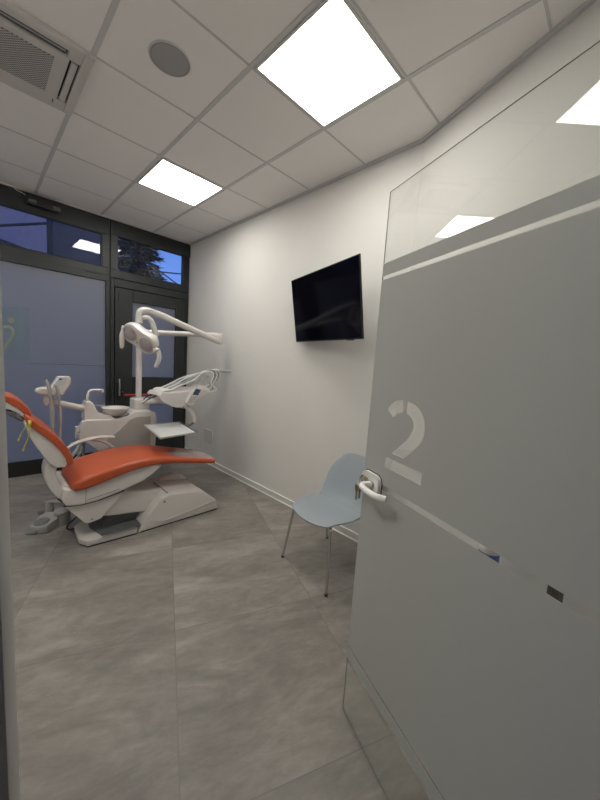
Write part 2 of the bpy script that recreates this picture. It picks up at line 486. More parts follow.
link('film_logo', bm, M['wlogo'], parent=dec)

# window_2 : right transom
w2 = struct_empty('window_2', (1.2, WY, 2.33))
bm = NB()
yb(bm, .700, XW, 2.832, 3.005); yb(bm, .700, .782, 2.435, 2.832); yb(bm, 1.612, XW - .012, 2.435, 2.832); yb(bm, .700, XW - .012, 2.335, 2.435)
bevel(bm, .004, 1)
link('frame', bm, M['anth'], parent=w2)
bm = NB(); yb(bm, .688, .702, .17, 3.005, WY + .012, WY + .06); box(bm, (.74, WY - .004, 2.345), (.86, WY + .002, 2.353))
link('gasket', bm, M['gasket'], parent=w2)
bm = NB(); box(bm, (.782, WY + .024, 2.435), (1.612, WY + .030, 2.832))
link('transom_pane', bm, M['wglass'], parent=w2)
# door_2 : balcony door
d2 = struct_empty('door_2', (1.2, WY, 0))
bm = NB()
yb(bm, .700, .742, .0, 2.330); yb(bm, 1.675, XW - .012, .0, 2.330); yb(bm, .742, 1.675, 2.235, 2.330)
bevel(bm, .004, 1)
link('door_frame', bm, M['anth'], parent=d2)
bm = NB()
Y0 = WY - .008
for r in ((.748, .952, .05, 2.228), (1.518, 1.669, .05, 2.228), (.952, 1.518, 2.083, 2.228), (.952, 1.518, .895, 1.12), (.952, 1.518, .05, .27)):
    yb(bm, *r, y0=Y0)
bevel(bm, .004, 1)
leaf = link('door_leaf', bm, M['anth'], parent=d2)
bm = NB()
for r in ((.79, .794, .1, 2.19), (1.655, 1.659, .1, 2.19)): yb(bm, *r, y0=Y0 - .002, y1=Y0 + .002)
yb(bm, .79, 1.66, 2.188, 2.192, y0=Y0 - .002, y1=Y0 + .002)
box(bm, (.785, Y0 - .014, 2.06), (.797, Y0, 2.17)); box(bm, (.785, Y0 - .014, .35), (.797, Y0, .46))
link('gasket', bm, M['gasket'], parent=leaf)
bm = NB(); box(bm, (.952, WY + .02, 1.12), (1.518, WY + .026, 2.083)); link('glass_pane', bm, M['wfrost'], parent=d2)
bm = NB(); box(bm, (.952, WY + .02, .27), (1.518, WY + .026, .895)); link('glass_pane', bm, M['wfrost'], parent=d2)
bm = NB(); box(bm, (.742, WY - .004, 0), (1.675, WY + .05, .05)); link('threshold', bm, M['sillblack'], parent=d2)
bm = NB()
tube(bm, [(.785, Y0 - .05, 1.10), (.785, Y0 - .055, 1.0), (.785, Y0 - .05, .88)], .009, 10, 4)
tube(bm, [(.785, Y0, 1.06), (.785, Y0 - .05, 1.06)], .008, 10)
link('door_handle', bm, M['steel'], parent=leaf, smooth=True)
bm = NB(); tube(bm, [(.83, Y0 - .06, .888), (1.60, Y0 - .06, .888)], .016, 14)
pb = link('push_bar', bm, M['red'], parent=leaf, smooth=True)
bm = NB()
for x in (.80, 1.58): box(bm, (x, Y0 - .08, .85), (x + .035, Y0, .93))
bevel(bm, .005, 2)
link('bar_bracket', bm, M['dark'], parent=pb)

# opener box on top of the window
act = thing('window_opener', 'black motor box with thin cable at the top of the window frame, under the ceiling', 'window opener', (.05, 2.88, 2.88))
bm = NB(); prism_xy(bm, [(-.075, 2.87), (.195, 2.87), (.195, 2.937), (-.075, 2.937)], 2.88, 2.985); bevel(bm, .008, 2)
link('motor_housing', bm, M['dark'], parent=act, smooth=True)
bm = NB(); tube(bm, [(-.07, 2.925, 2.96), (-.10, 2.92, 2.975), (-.14, 2.922, 2.985), (-.17, 2.93, 3.0)], .004, 8, 4)
link('cable', bm, M['white2'], parent=act, smooth=True)
bm = NB(); box(bm, (.14, 2.86, 2.895), (.20, 2.872, 2.925))
link('mounting_clip', bm, M['greyd'], parent=act)
bm = NB(); box(bm, (-.06, 2.86, 2.90), (.0, 2.872, 2.925)); link('mounting_clip', bm, M['greyd'], parent=act)

# ------------------------------------------------------------------ ceiling fittings
def panel_light(name, cx, cy, label):
    t = thing(name, label, 'ceiling light', (cx, cy, H), 'square ceiling light panels')
    bm = NB()
    for r in ((-.286, -.272, -.286, .286), (.272, .286, -.286, .286), (-.272, .272, -.286, -.272), (-.272, .272, .272, .286)):
        box(bm, (cx + r[0], cy + r[2], H - .009), (cx + r[1], cy + r[3], H))
    link('light_frame', bm, M['trimw'], parent=t)
    bm = NB(); box(bm, (cx - .272, cy - .272, H - .007), (cx + .272, cy + .272, H - .001))
    link('diffuser', bm, M['bulb'], parent=t)
    return t
panel_light('ceiling_light', .9, -.3, 'large bright square light panel, nearest the camera in the ceiling')
panel_light('ceiling_light', .9, 1.5, 'bright square light panel farther away, near the window wall')
panel_light('ceiling_light', -.9, 1.5, 'square light panel seen as the lower reflection in the clear glass door top')
panel_light('ceiling_light', -.9, -.3, 'square light panel seen only as a reflection at the upper right of the glass door')
# added corridor fill light, unseen, put in to light the glass door's near side
bm = NB(); ntbox(bm, -1.75, -1.25, -2.7, -2.2, H - .012, H - .001)
cl = link('ceiling_light', bm, mat('added_corridor_fill', (.9, .9, .88), .5, emis=(1, .93, .83), estr=4.0))
tag(cl, 'added unseen fill light panel in the corridor ceiling behind the camera', 'ceiling light')

sp = thing('ceiling_speaker', 'round grey mesh speaker set in a ceiling tile', 'speaker', (.29, .30, H))
bm = NB(); lathe(bm, [(0, -.006), (.085, -.006), (.100, -.004), (.100, 0), (0, 0)], (.29, .30, H), 48); link('speaker_grille', bm, M['spk'], parent=sp, smooth=True)
bm = NB(); lathe(bm, [(.100, 0), (.100, -.005), (.106, -.003), (.108, 0), (.100, 0)], (.29, .30, H), 48); link('speaker_ring', bm, M['grid'], parent=sp, smooth=True)

ac = thing('air_conditioner', 'white square cassette air conditioner with perforated centre grille in the ceiling', 'air conditioner', (-.3, .9, H))
cx, cy = -.3, .9
def acbox(bm, x0, x1, y0, y1, z0, z1): box(bm, (cx + x0, cy + y0, H + z0), (cx + x1, cy + y1, H + z1))
bm = NB()
for r in ((-.31, -.262, -.31, .31), (.262, .31, -.31, .31), (-.262, .262, -.31, -.262), (-.262, .262, .262, .31)): acbox(bm, r[0], r[1], r[2], r[3], -.026, 0)
for sx in (-1, 1):
    for sy in (-1, 1):
        a, b = sorted((sx * .20, sx * .262)); c, d = sorted((sy * .20, sy * .262)); acbox(bm, a, b, c, d, -.026, 0)
bevel(bm, .004, 2)
link('outer_frame', bm, M['white2'], parent=ac)
bm = NB(); acbox(bm, -.262, .262, -.262, .262, -.004, -.001); link('air_slot', bm, M['gasket'], parent=ac)
bm = NB(); acbox(bm, -.212, .212, -.212, .212, -.032, -.006); bevel(bm, .006, 2); ip = link('centre_panel', bm, M['white2'], parent=ac)
bm = NB(); acbox(bm, -.150, .150, -.165, .165, -.035, -.032); link('grille', bm, M['grille'], parent=ip)
for nm, r in (('e', (.222, .252, -.19, .19)), ('w', (-.252, -.222, -.19, .19)), ('n', (-.195, .195, .215, .260))):
    bm = NB(); acbox(bm, *r, -.028, -.014); bevel(bm, .004, 2); link('louvre_flap', bm, M['white2'], parent=ac)
for r in ((-.19, .19, -.256, -.250), (-.19, .19, -.240, -.236), (-.19, .19, -.226, -.222)):
    bm = NB(); acbox(bm, *r, -.022, -.006); link('louvre_flap', bm, M['greyd'] if r[2] != -.240 else M['white2'], parent=ac)

# ------------------------------------------------------------------ wall plate
wp = thing('wall_plate', 'small square white inspection plate low on the white wall near the window', 'wall plate', (XW, 2.275, .27))
bm = NB(); box(bm, (XW - .006, 2.165, .27), (XW, 2.385, .462)); bevel(bm, .002, 1); link('plate', bm, M['trimw'], parent=wp)
bm = NB()
for r in ((2.160, 2.166, .265, .467), (2.384, 2.390, .265, .467), (2.166, 2.384, .265, .270), (2.166, 2.384, .462, .467)): box(bm, (XW - .0035, r[0], r[2]), (XW, r[1], r[3]))
link('plate_edge', bm, M['caulk'], parent=wp)

# ------------------------------------------------------------------ television
TC = Vector((-.506, -1.633, 1.451)) + 1.33 * Vector((1.714 - .72 + .506, -.285 + 1.633, 1.803 - 1.451))
yaw, tilt = -.273, .167
U = Vector((math.sin(yaw), -math.cos(yaw), 0)); NN = Vector((-math.cos(yaw), -math.sin(yaw), 0))
UP = Vector((0, 0, 1)) * math.cos(tilt) + NN * math.sin(tilt); NF = U.cross(UP)
if NF.dot(NN) < 0: NF = -NF
def tvp(a, b, c): return TC + U * a + UP * b + NF * c
def tvbox(bm, a0, a1, b0, b1, c0, c1):
    v = [bm.verts.new(tvp(*q)) for q in ((a0,b0,c0),(a1,b0,c0),(a1,b1,c0),(a0,b1,c0),(a0,b0,c1),(a1,b0,c1),(a1,b1,c1),(a0,b1,c1))]
    for f in ((0,3,2,1),(4,5,6,7),(0,1,5,4),(1,2,6,5),(2,3,7,6),(3,0,4,7)): bm.faces.new([v[i] for i in f])
tv = thing('television', 'black flat television tilted on a wall bracket', 'television', tuple(TC - UP * .28))
bm = NB(); tvbox(bm, -.485, .485, -.279, .279, -.012, 0); bevel(bm, .002, 2); link('tv_body', bm, M['tvb'], parent=tv)
bm = NB(); tvbox(bm, -.477, .477, -.268, .272, .0003, .0012); link('screen', bm, M['tvs'], parent=tv)
bm = NB(); tvbox(bm, -.27, .27, -.22, .05, -.048, -.012); bevel(bm, .008, 2); link('rear_housing', bm, M['tvb'], parent=tv)
bm = NB(); a = tvp(0, 0, -.048); wl = Vector((XW, a.y - .02, a.z - .02))
tube(bm, [a, (a + wl) / 2 + Vector((0, .0, 0)), wl], .016, 10); box(bm, (XW - .012, a.y - .11, a.z - .13), (XW, a.y + .09, a.z + .09))
link('wall_bracket', bm, M['dark'], parent=tv)
bm = NB(); tvbox(bm, .30, .37, -.286, -.279, -.018, -.004); link('sensor', bm, M['greyd'], parent=tv)

# ------------------------------------------------------------------ glass door
gd = struct_empty('door_1', tuple(NT(.878, -1.50)))
def DF(t, z, n): return NT(n, t, z)
bm = NB(); ntbox(bm,   .8780, .8840, -1.50, -.682, .006, 2.07); bevel(bm, .0012, 1); bm.normal_update()
for f in bm.faces:
    if abs(f.normal.dot(NV)) < .5: f.material_index = 1
pane = link('glass_pane', bm, [M['glass'], M['gedge']], parent=gd)
def arcpts(pts, sub): return [(p.x, p.y) for p in catmull([(a, b, 0) for a, b in pts], sub)]
hook = arcpts([(-.789, 1.311), (-.800, 1.325), (-.817, 1.339), (-.838, 1.348), (-.863, 1.352)], 4) + arcpts([(-.868, 1.313), (-.852, 1.309), (-.838, 1.301), (-.822, 1.289)], 4)
two = arcpts([(-.884, 1.351), (-.915, 1.346), (-.945, 1.330), (-.964, 1.303), (-.970, 1.272), (-.962, 1.240), (-.938, 1.208)], 5) + [(-.892, 1.165), (-.832, 1.165)] + arcpts([(-.868, 1.198), (-.900, 1.230), (-.918, 1.258), (-.922, 1.283), (-.908, 1.303), (-.885, 1.313)], 5)
foot = [(-.805, 1.145), (-.803, 1.108), (-.979, 1.108), (-.979, 1.145)]
e0, e1 = -.684, -1.498
films = [([(e0, 1.766), (e1, 1.766), (e1, 1.042), (e0, 1.042)], [hook, two, foot]),
         ([(e0, 1.824), (e1, 1.824), (e1, 1.780), (e0, 1.780)], []),
         ([(e0, 1.023), (e1, 1.023), (e1, .307), (e0, .307)], []),
         ([(e0, .298), (e1, .298), (e1, .252), (e0, .252)], [])]
for outer, holes in films:
    bm = NB(); slab_holes(bm, outer, holes, DF, .8772, .8778); link('frosted_film', bm, M['film'], parent=pane)
# lock plate and lever
def rrect(a0, a1, b0, b1, r, seg=6):
    out = []
    for (cx_, cy_, s) in ((a1 - r, b1 - r, 0), (a0 + r, b1 - r, 1), (a0 + r, b0 + r, 2), (a1 - r, b0 + r, 3)):
        for k in range(seg + 1):
            a = PI / 2 * (s + k / seg); out.append((cx_ + r * math.cos(a), cy_ + r * math.sin(a)))
    return out
def dplate(bm, pts, n0, n1): slab_holes(bm, pts, [], DF, n0, n1)
bm = NB(); dplate(bm, rrect(-.796, -.690, .985, 1.066, .026), .862, .8768)
bevel(bm, .004, 3, 40); lock = link('lock_plate', bm, M['caulk'], parent=gd, smooth=True)
bm = NB(); dplate(bm, rrect(-.800, -.686, .981, 1.070, .028), .8766, .8779); link('seal', bm, M['dark'], parent=lock)
bm = NB(); dplate(bm, rrect(-.796, -.690, .985, 1.066, .026), .8845, .903); bevel(bm, .004, 3, 40); link('rear_plate', bm, M['white'], parent=lock, smooth=True)
bm = NB()
tube(bm, [NT(.865, -.758, 1.027), NT(.845, -.752, 1.027), NT(.832, -.750, 1.026), NT(.822, -.757, 1.025), NT(.816, -.772, 1.025), NT(.812, -.80, 1.025), NT(.812, -.838, 1.025), NT(.818, -.858, 1.025), NT(.834, -.880, 1.025)], .0112, 16, 4)
hd = link('door_handle', bm, M['caulk'], parent=gd, smooth=True)
bm = NB(); tube(bm, [NT(.866, -.758, 1.027), NT(.858, -.758, 1.027)], .0155, 20); link('handle_collar', bm, M['steel'], parent=hd, smooth=True)
bm = NB(); tube(bm, [NT(.900, -.745, 1.033), NT(.925, -.745, 1.033), NT(.945, -.75, 1.033), NT(.95, -.78, 1.032), NT(.95, -.85, 1.032)], .0095, 14, 4); link('rear_handle', bm, M['white'], parent=hd, smooth=True)
ky = thing('key_bunch', 'small bunch of keys hanging from the lock of the glass door', 'keys', tuple(NT(.85, -.71, 1.03)))
bm = NB(); tube(bm, [NT(.863, -.728, 1.040), NT(.846, -.728, 1.040)], .004, 8); 
tube(bm, catmull([NT(.846, -.728 + .013 * math.cos(a), 1.040 + .013 * math.sin(a)) for a in [2*PI*k/8 for k in range(8)]], 3, True), .004, 8)
link('key', bm, M['brass'], parent=ky, smooth=True)
bm = NB(); tube(bm, [NT(.846 + .004 * math.sin(a), -.713 + .018 * math.cos(a), 1.026 + .018 * math.sin(a)) for a in [2*PI*k/16 for k in range(17)]], .0018, 8)
link('key_ring', bm, M['steel'], parent=ky, smooth=True)
for dt, dn, dz in ((.0, .0, 0), (.008, -.008, -.006)):
    bm = NB(); T0 = -.708 + dt
    slab_holes(bm, [(T0 - .011, 1.012 + dz), (T0 - .011, .990 + dz), (T0 - .004, .984 + dz), (T0 - .004, .955 + dz), (T0 + .004, .952 + dz), (T0 + .004, .984 + dz), (T0 + .011, .990 + dz), (T0 + .011, 1.012 + dz)], [], DF, .846 + dn, .849 + dn)
    link('key', bm, M['brass'] if dn else M['greyd'], parent=ky)

# small things seen only through the clear strip
wb = thing('waste_bin', 'white bin with a blue liner edge, glimpsed through the clear strip of the glass door', 'bin', tuple(NT(1.60, -.725)))
c = NT(1.60, -.725)
bm = NB(); lathe(bm, [(0, 0), (.042, 0), (.045, .61), (.045, .622), (.04, .622), (.036, .02), (0, .02)], c, 32); link('bin_body', bm, mat('bin_blue', (.05, .12, .5), .4), parent=wb, smooth=True)
bm = NB(); lathe(bm, [(0, .672), (.03, .668), (.04, .652), (.046, .636), (.046, .624), (0, .624)], c, 32); link('bin_lid', bm, M['white'], parent=wb, smooth=True)
c = NT(1.68, -.975)
bm = NB()
for k in range(5): ntbox(bm, 1.66, 1.70, -.952 - .009 * k - .006, -.952 - .009 * k, 0, .62)
ntbox(bm, 1.67, 1.70, -.993, -.953, 0, .61)
tag(link('ribbed_post', bm, mat('dark_brown', (.06, .05, .04), .5), origin=c), 'dark brown ribbed upright glimpsed through the clear strip near the right edge', 'post')

# ------------------------------------------------------------------ grey-blue visitor chair
ch = thing('visitor_chair', 'grey-blue plastic shell chair on thin metal legs against the white wall', 'chair', (1.24, -.265, 0))
CO = Vector((1.24, -.265, 0)); F = Vector((-.995, .10, 0)).normalized(); S_ = Vector((-.10, -.995, 0)).normalized()
def CP(f, s, z): return CO + F * f + S_ * s + Vector((0, 0, z))
def grid_shell(bm, fn, nu, nv, thick):
    """fn(u,v)->Vector, closed thin shell with thickness along normals"""
    P = [[fn(i / nu, j / nv) for j in range(nv + 1)] for i in range(nu + 1)]
    def nrm(i, j):
        a = P[min(i+1, nu)][j] - P[max(i-1, 0)][j]; b = P[i][min(j+1, nv)] - P[i][max(j-1, 0)]
        n = a.cross(b); return n.normalized() if n.length > 1e-9 else Vector((0, 0, 1))
    A = [[bm.verts.new(P[i][j]) for j in range(nv+1)] for i in range(nu+1)]
    B = [[bm.verts.new(P[i][j] - nrm(i, j) * thick) for j in range(nv+1)] for i in range(nu+1)]
    for i in range(nu):
        for j in range(nv):
            bm.faces.new((A[i][j], A[i+1][j], A[i+1][j+1], A[i][j+1])); bm.faces.new((B[i][j], B[i][j+1], B[i+1][j+1], B[i+1][j]))
    for i in range(nu):
        bm.faces.new((A[i][0], B[i][0], B[i+1][0], A[i+1][0])); bm.faces.new((A[i][nv], A[i+1][nv], B[i+1][nv], B[i][nv]))
    for j in range(nv):
        bm.faces.new((A[0][j], A[0][j+1], B[0][j+1], B[0][j])); bm.faces.new((A[nu][j], B[nu][j], B[nu][j+1], A[nu][j+1]))
def sq(u, v):   # square -> rounded square (squircle) mapping
    a, b = 2*u - 1, 2*v - 1
    k = .31
    return a * math.sqrt(1 - k * b * b), b * math.sqrt(1 - k * a * a)
def seatfn(u, v):
    a, b = sq(u, v)
    f = .02 + a * .215; s = .015 + b * (.232 - .018 * a)
    # back half of the seat is straighter
    if a < 0: s = .015 + (2*v-1) * math.sqrt(1 - .28 * a * a) * .228; f = .02 + (2*u-1) * math.sqrt(1 - .12 * b * b) * .215
    z = .445 - .028 * max(0, (a - .45) / .55) ** 2 - .012 * (1 - b * b) * (1 - a * a) + .012 * max(0, (-a - .6) / .4)
    return CP(f, s, z)
bm = NB(); grid_shell(bm, seatfn, 26, 26, -.010)
seat = link('seat', bm, M['bluechair'], parent=ch, smooth=True)
def backfn(u, v):
    # u: height 0..1, v: across
    w = (.222 - .005 * u) * (1 - .0 * u)
    b = 2 * v - 1
    top = 1 - .20 * max(0, (u - .45) / .55) ** 2.0
    s = .015 + b * w * (top if u > .45 else 1)
    zz = .447 + .342 * u - .075 * u ** 3 * abs(b) ** 4
    lean = -.178 - .115 * u ** 1.1 - .045 * math.exp(-((u) / .12)) * -.6
    wrap = .052 * b * b * (1 - .25 * u)
    return CP(lean + wrap, s, zz)
bm = NB(); grid_shell(bm, backfn, 26, 26, .009)
link('backrest', bm, M['bluechair'], parent=ch, smooth=True)
feet = [((1.074, 0.0), (.170, -.172)), ((1.014, -.479), (.165, .195)), ((1.546, -.036), (-.13, -.155)), ((1.50, -.52), (-.12, .19))]
for (fx, fy), (tf, ts) in feet:
    tp = CP(tf, ts, .425); ft = Vector((fx, fy, .004))
    mid = CP(tf * .6, ts * .55, .418)
    d = (ft - tp)
    pts = [mid, mid.lerp(tp, .75), tp + d * .02 + Vector((0, 0, -.004)), tp + d * .09, tp + d * .3, ft]
    bm = NB(); tube(bm, [pts[0]] + catmull(pts[1:5], 4)[0:] + [ft], .0085, 12)
    lg = link('leg', bm, M['chrome'], parent=ch, smooth=True)
    bm = NB(); lathe(bm, [(0, 0), (.011, 0), (.011, .012), (.0095, .016), (0, .016)], (fx, fy, 0), 14)
    link('rubber_foot', bm, M['dark'], parent=lg, smooth=True)
bm = NB()
tube(bm, [CP(.10, -.10, .418), CP(-.08, -.10, .418)], .008, 10); tube(bm, [CP(.10, .12, .418), CP(-.08, .12, .418)], .008, 10); tube(bm, [CP(.09, -.10, .418), CP(.09, .12, .418)], .008, 10)
link('under_frame', bm, M['chrome'], parent=ch, smooth=True)

# ------------------------------------------------------------------ dental chair
dc = thing('dental_chair', 'reclined orange dental treatment chair with white shell and base', 'dental chair', (.5, 1.2, 0))
# base
bm = NB(); prism_xy(bm, [(.03, .985), (.37, .962), (.40, 1.34), (.05, 1.34), (.005, 1.29), (-.005, 1.06)], 0.008, .052)
bevel(bm, .012, 3); bp = link('base_plate', bm, M['grey'], parent=dc, smooth=True)
bp.data.materials[0] = M['white2']
bm = NB(); prism_xy(bm, [(.13, 1.0), (.44, .985), (.44, 1.34), (.10, 1.36), (.09, 1.18)], .048, .056); link('shaded_base_well', bm, M['greyd'], parent=bp)  # dark insert; its grey also paints in the shadow under the lift arm
bm = NB(); prism_xy(bm, [(.12, .972), (.36, .957), (.36, .985), (.14, .998)], .05, .058); link('base_trim', bm, M['steel'], parent=bp)
bm = NB(); prism_xy(bm, [(.035, .99), (.368, .968), (.39, 1.33), (.055, 1.33), (.01, 1.285), (.0, 1.07)], 0, .010); link('base_gasket', bm, M['dark'], parent=bp)
def base_loft(bm, stations):
    """stations: list of (y, [(x,z)...]) with equal counts -> skinned solid"""
    R = [[bm.verts.new((x, y, z)) for x, z in pts] for y, pts in stations]
    n = len(R[0])
    for a, b in zip(R, R[1:]):
        for i in range(n): bm.faces.new((a[i], b[i], b[(i+1) % n], a[(i+1) % n]))
    bm.faces.new(R[0][::-1]); bm.faces.new(R[-1])
    bmesh.ops.recalc_face_normals(bm, faces=bm.faces)
bm = NB()
A0 = [(.375, .008), (.435, .11), (.55, .245), (.63, .268), (.93, .222), (1.075, .105), (1.105, .008)]
A1 = [(.385, .008), (.445, .12), (.565, .265), (.63, .288), (.925, .238), (1.065, .118), (1.09, .008)]
A2 = [(.40, .008), (.46, .13), (.575, .272), (.64, .300), (.905, .252), (1.02, .13), (1.05, .008)]
base_loft(bm, [(.965, A0), (1.02, A1), (1.24, A1), (1.33, A2)])
bevel(bm, .012, 3, 20)
bc = link('base_cover', bm, M['white'], parent=dc, smooth=True)
bm = NB(); tube(bm, [(.478, .961, .075), (.60, .960, .050), (.85, .960, .075), (1.07, .961, .10)], .0045, 8, 4); link('groove_trim', bm, M['white2'], parent=bc, smooth=True)
bm = NB(); prism_xz(bm, [(.60, .27), (.80, .325), (.93, .26), (.93, .2), (.60, .2)], 1.28, 1.37); bevel(bm, .006, 2); link('rear_cover', bm, M['white'], parent=bc, smooth=True)
bm = NB(); tube(bm, [(.615, .975, .281), (.598, 1.25, .292)], .0035, 8); link('hinge_gap', bm, M['dark'], parent=bc)
bm = NB(); lathe(bm, [(0, 0), (.009, 0), (.009, .004), (0, .004)], (.585, .966, .215), 16, Matrix.Rotation(PI/2, 4, 'X')); link('gold_screw', bm, M['gold'], parent=bc)
bm = NB(); prism_xz(bm, [(.40, .0), (1.10, .0), (1.10, .01), (.40, .01)], .972, 1.32); link('base_gasket', bm, M['dark'], parent=bc)
# lift arm
bm = NB(); prism_xz(bm, [(.08, .30), (.282, .355), (.45, .31), (.63, .283), (.64, .20), (.483, .10), (.45, .125), (.38, .140), (.184, .168), (.10, .20)], 1.06, 1.36)
bevel(bm, .014, 3); link('lift_arm', bm, M['white2'], parent=dc, smooth=True)
bm = NB(); prism_xz(bm, [(.16, .05), (.44, .05), (.44, .14), (.20, .16)], 1.12, 1.30); link('scissor_housing', bm, M['greyd'], parent=dc)
# seat shell
bm = NB(); prism_xz(bm, [(-.115, .40), (-.088, .345), (-.01, .332), (.10, .336), (.253, .368), (.42, .418), (.50, .462), (.58, .525), (.50, .545), (.33, .530), (.22, .500), (.11, .470), (-.01, .445), (-.05, .462), (-.10, .475)], 1.0, 1.46)
bevel(bm, .016, 3); ss = link('seat_shell', bm, M['white'], parent=dc, smooth=True)
bm = NB(); prism_xz(bm, [(.026, .34), (.029, .34), (.033, .452), (.030, .452)], .9985, 1.002)
tube(bm, [(.035, 1.0, .362), (.14, 1.0, .376), (.25, 1.0, .395)], .0022, 6); link('panel_seam', bm, M['greyd'], parent=ss)
bm = NB(); prism_xz(bm, [(-.105, .352), (-.08, .334), (.02, .324), (.12, .330), (.285, .352), (.20, .25), (.130, .178), (.05, .165), (.025, .178)], 1.03, 1.43)
bevel(bm, .010, 3); uc = link('lower_cover', bm, M['white'], parent=dc, smooth=True)
bm = NB(); prism_xz(bm, [(-.10, .338), (.0, .322), (.12, .328), (.29, .362), (.29, .368), (.12, .338), (.0, .332), (-.09, .345)], 1.02, 1.44); link('gap_strip', bm, M['dark'], parent=uc)
bm = NB(); prism_xz(bm, [(.066, .188), (.080, .188), (.073, .202)], 1.0275, 1.031); link('gold_mark', bm, M['gold'], parent=uc)
# seat and leg cushion : rounded sections along x
def cushion(bm, st, seg=7):
    """st: (x, zb, zt, y0, y1, r) ; superellipse-like section"""
    rings = []
    for x, zb, zt, y0, y1, r in st:
        pr = []
        h = (zt - zb)
        r = min(r, h * .49)
        for (cy_, cz_, s) in ((y1 - r, zt - r, 0), (y0 + r, zt - r, 1), (y0 + r, zb + r, 2), (y1 - r, zb + r, 3)):
            for k in range(seg + 1):
                a = PI/2 * (s + k / seg); yy = cy_ + r * math.cos(a); zz = cz_ + r * math.sin(a)
                pr.append((yy, zz))
        # crown
        rings.append([bm.verts.new((x, yy, zz + (.010 * (1 - (2*(yy-y0)/(y1-y0)-1)**2) if zz > (zb+zt)/2 else 0))) for yy, zz in pr])
    n = len(rings[0])
    for a, b in zip(rings, rings[1:]):
        for i in range(n): bm.faces.new((a[i], b[i], b[(i+1) % n], a[(i+1) % n]))
    bm.faces.new(rings[0][::-1]); bm.faces.new(rings[-1])
raw = [(-.058, .462, .492, 1.01, 1.36), (-.048, .452, .508, .985, 1.40), (-.022, .448, .524, .972, 1.43), (.025, .452, .541, .968, 1.46), (.11, .470, .562, .965, 1.48), (.24, .505, .587, .965, 1.48),
       (.36, .530, .602, .967, 1.48), (.48, .538, .603, .975, 1.475), (.60, .530, .592, .985, 1.47), (.75, .506, .560, .995, 1.455), (.90, .478, .527, 1.005, 1.44), (1.03, .452, .496, 1.015, 1.425), (1.09, .440, .478, 1.03, 1.41), (1.105, .446, .468, 1.05, 1.39)]
def interp(raw, sub):
    cols = []
    n = len(raw[0])
    A = catmull([Vector((r[0], r[1], r[2])) for r in raw], sub); B = catmull([Vector((r[3], r[4], 0)) for r in raw], sub)
    return [(a.x, a.y, a.z, b.x, b.y, .028) for a, b in zip(A, B)]
bm = NB(); cushion(bm, interp(raw, 4)); link('seat_cushion', bm, M['orange'], parent=dc, smooth=True)
# transparent foot cover over the leg end
cv = [(x, zt - .004, zt + .0025, y0 - .001, y1 + .004, .003) for x, zb, zt, y0, y1, r in interp(raw, 4) if x > .72]
bm = NB()
rings = []
for x, zb, zt, y0, y1, r in interp(raw, 4):
    if x < .70: continue
    row = []
    for k in range(17):
        y = y0 + .018 + (y1 - y0 - .03) * k / 16
        e = max(0, (abs(2*k/16-1) - .85) / .15)
        row.append((x - (k / 16) * .12 * max(0, (1 - (x - .70) / .3)), y, zt + .0125 - .010 * (2*(y-y0)/(y1-y0)-1)**2 - .010 * e * e))
    rings.append(row)
T_ = [[bm.verts.new(p) for p in r] for r in rings]; B_ = [[bm.verts.new((p[0], p[1], p[2] - .0008)) for p in r] for r in rings]
for i in range(len(T_) - 1):
    for j in range(16):
        bm.faces.new((T_[i][j], T_[i+1][j], T_[i+1][j+1], T_[i][j+1])); bm.faces.new((B_[i][j], B_[i][j+1], B_[i+1][j+1], B_[i+1][j]))
o = link('foot_cover', bm, M['cover'], parent=dc, smooth=True); o['label'] = 'clear plastic foot cover'
# pivot box between seat and back, white hinge arms
bm = NB(); prism_xz(bm, [(-.085, .445), (-.03, .435), (-.03, .46), (-.075, .480), (-.095, .478)], 1.05, 1.36); bevel(bm, .008, 2); link('seat_bracket', bm, M['white2'], parent=dc, smooth=True)
bm = NB()
outer = [(-.165, .69), (-.192, .64), (-.197, .57), (-.178, .49), (-.142, .42), (-.105, .375)]; inner = [(-.055, .385), (-.085, .44), (-.115, .50), (-.132, .565), (-.130, .62), (-.115, .655)]
prism_xz(bm, [(p.x, p.y) for p in catmull([(a, b, 0) for a, b in outer], 3)] + [(p.x, p.y) for p in catmull([(a, b, 0) for a, b in inner], 3)], 1.04, 1.20)
bevel(bm, .012, 3, 40); link('hinge_arm', bm, M['white'], parent=dc, smooth=True)
bm = NB(); prism_xz(bm, [(-.13, .392), (-.105, .366), (-.06, .39), (-.068, .40), (-.105, .378), (-.12, .40)], 1.038, 1.40); link('hinge_gap', bm, M['dark'], parent=dc)
# backrest
bcush = [(-.040, .66), (-.046, .70), (-.068, .755), (-.10, .81), (-.14, .862), (-.18, .905), (-.222, .943), (-.262, .985), (-.288, 1.005), (-.292, .97), (-.262, .925), (-.215, .875), (-.165, .82), (-.118, .755), (-.085, .69), (-.078, .645), (-.055, .640)]
bm = NB(); prism_xz(bm, bcush, .995, 1.47); bevel(bm, .016, 4, 40); link('back_cushion', bm, M['orange'], parent=dc, smooth=True)
bshell = [(-.088, .628), (-.068, .66), (-.078, .70), (-.112, .762), (-.16, .828), (-.212, .884), (-.262, .932), (-.290, .962), (-.296, .945), (-.268, .85), (-.215, .74), (-.178, .672), (-.135, .632)]
bsh2 = [(x + (.055 if i > 7 else 0), z + (.045 if i > 7 else 0)) for i, (x, z) in enumerate(bshell)]
bm = NB(); base_loft(bm, [(1.01, bshell), (1.16, bshell), (1.40, bsh2), (1.455, bsh2)]); bevel(bm, .014, 3, 30); link('back_shell', bm, M['white'], parent=dc, smooth=True)
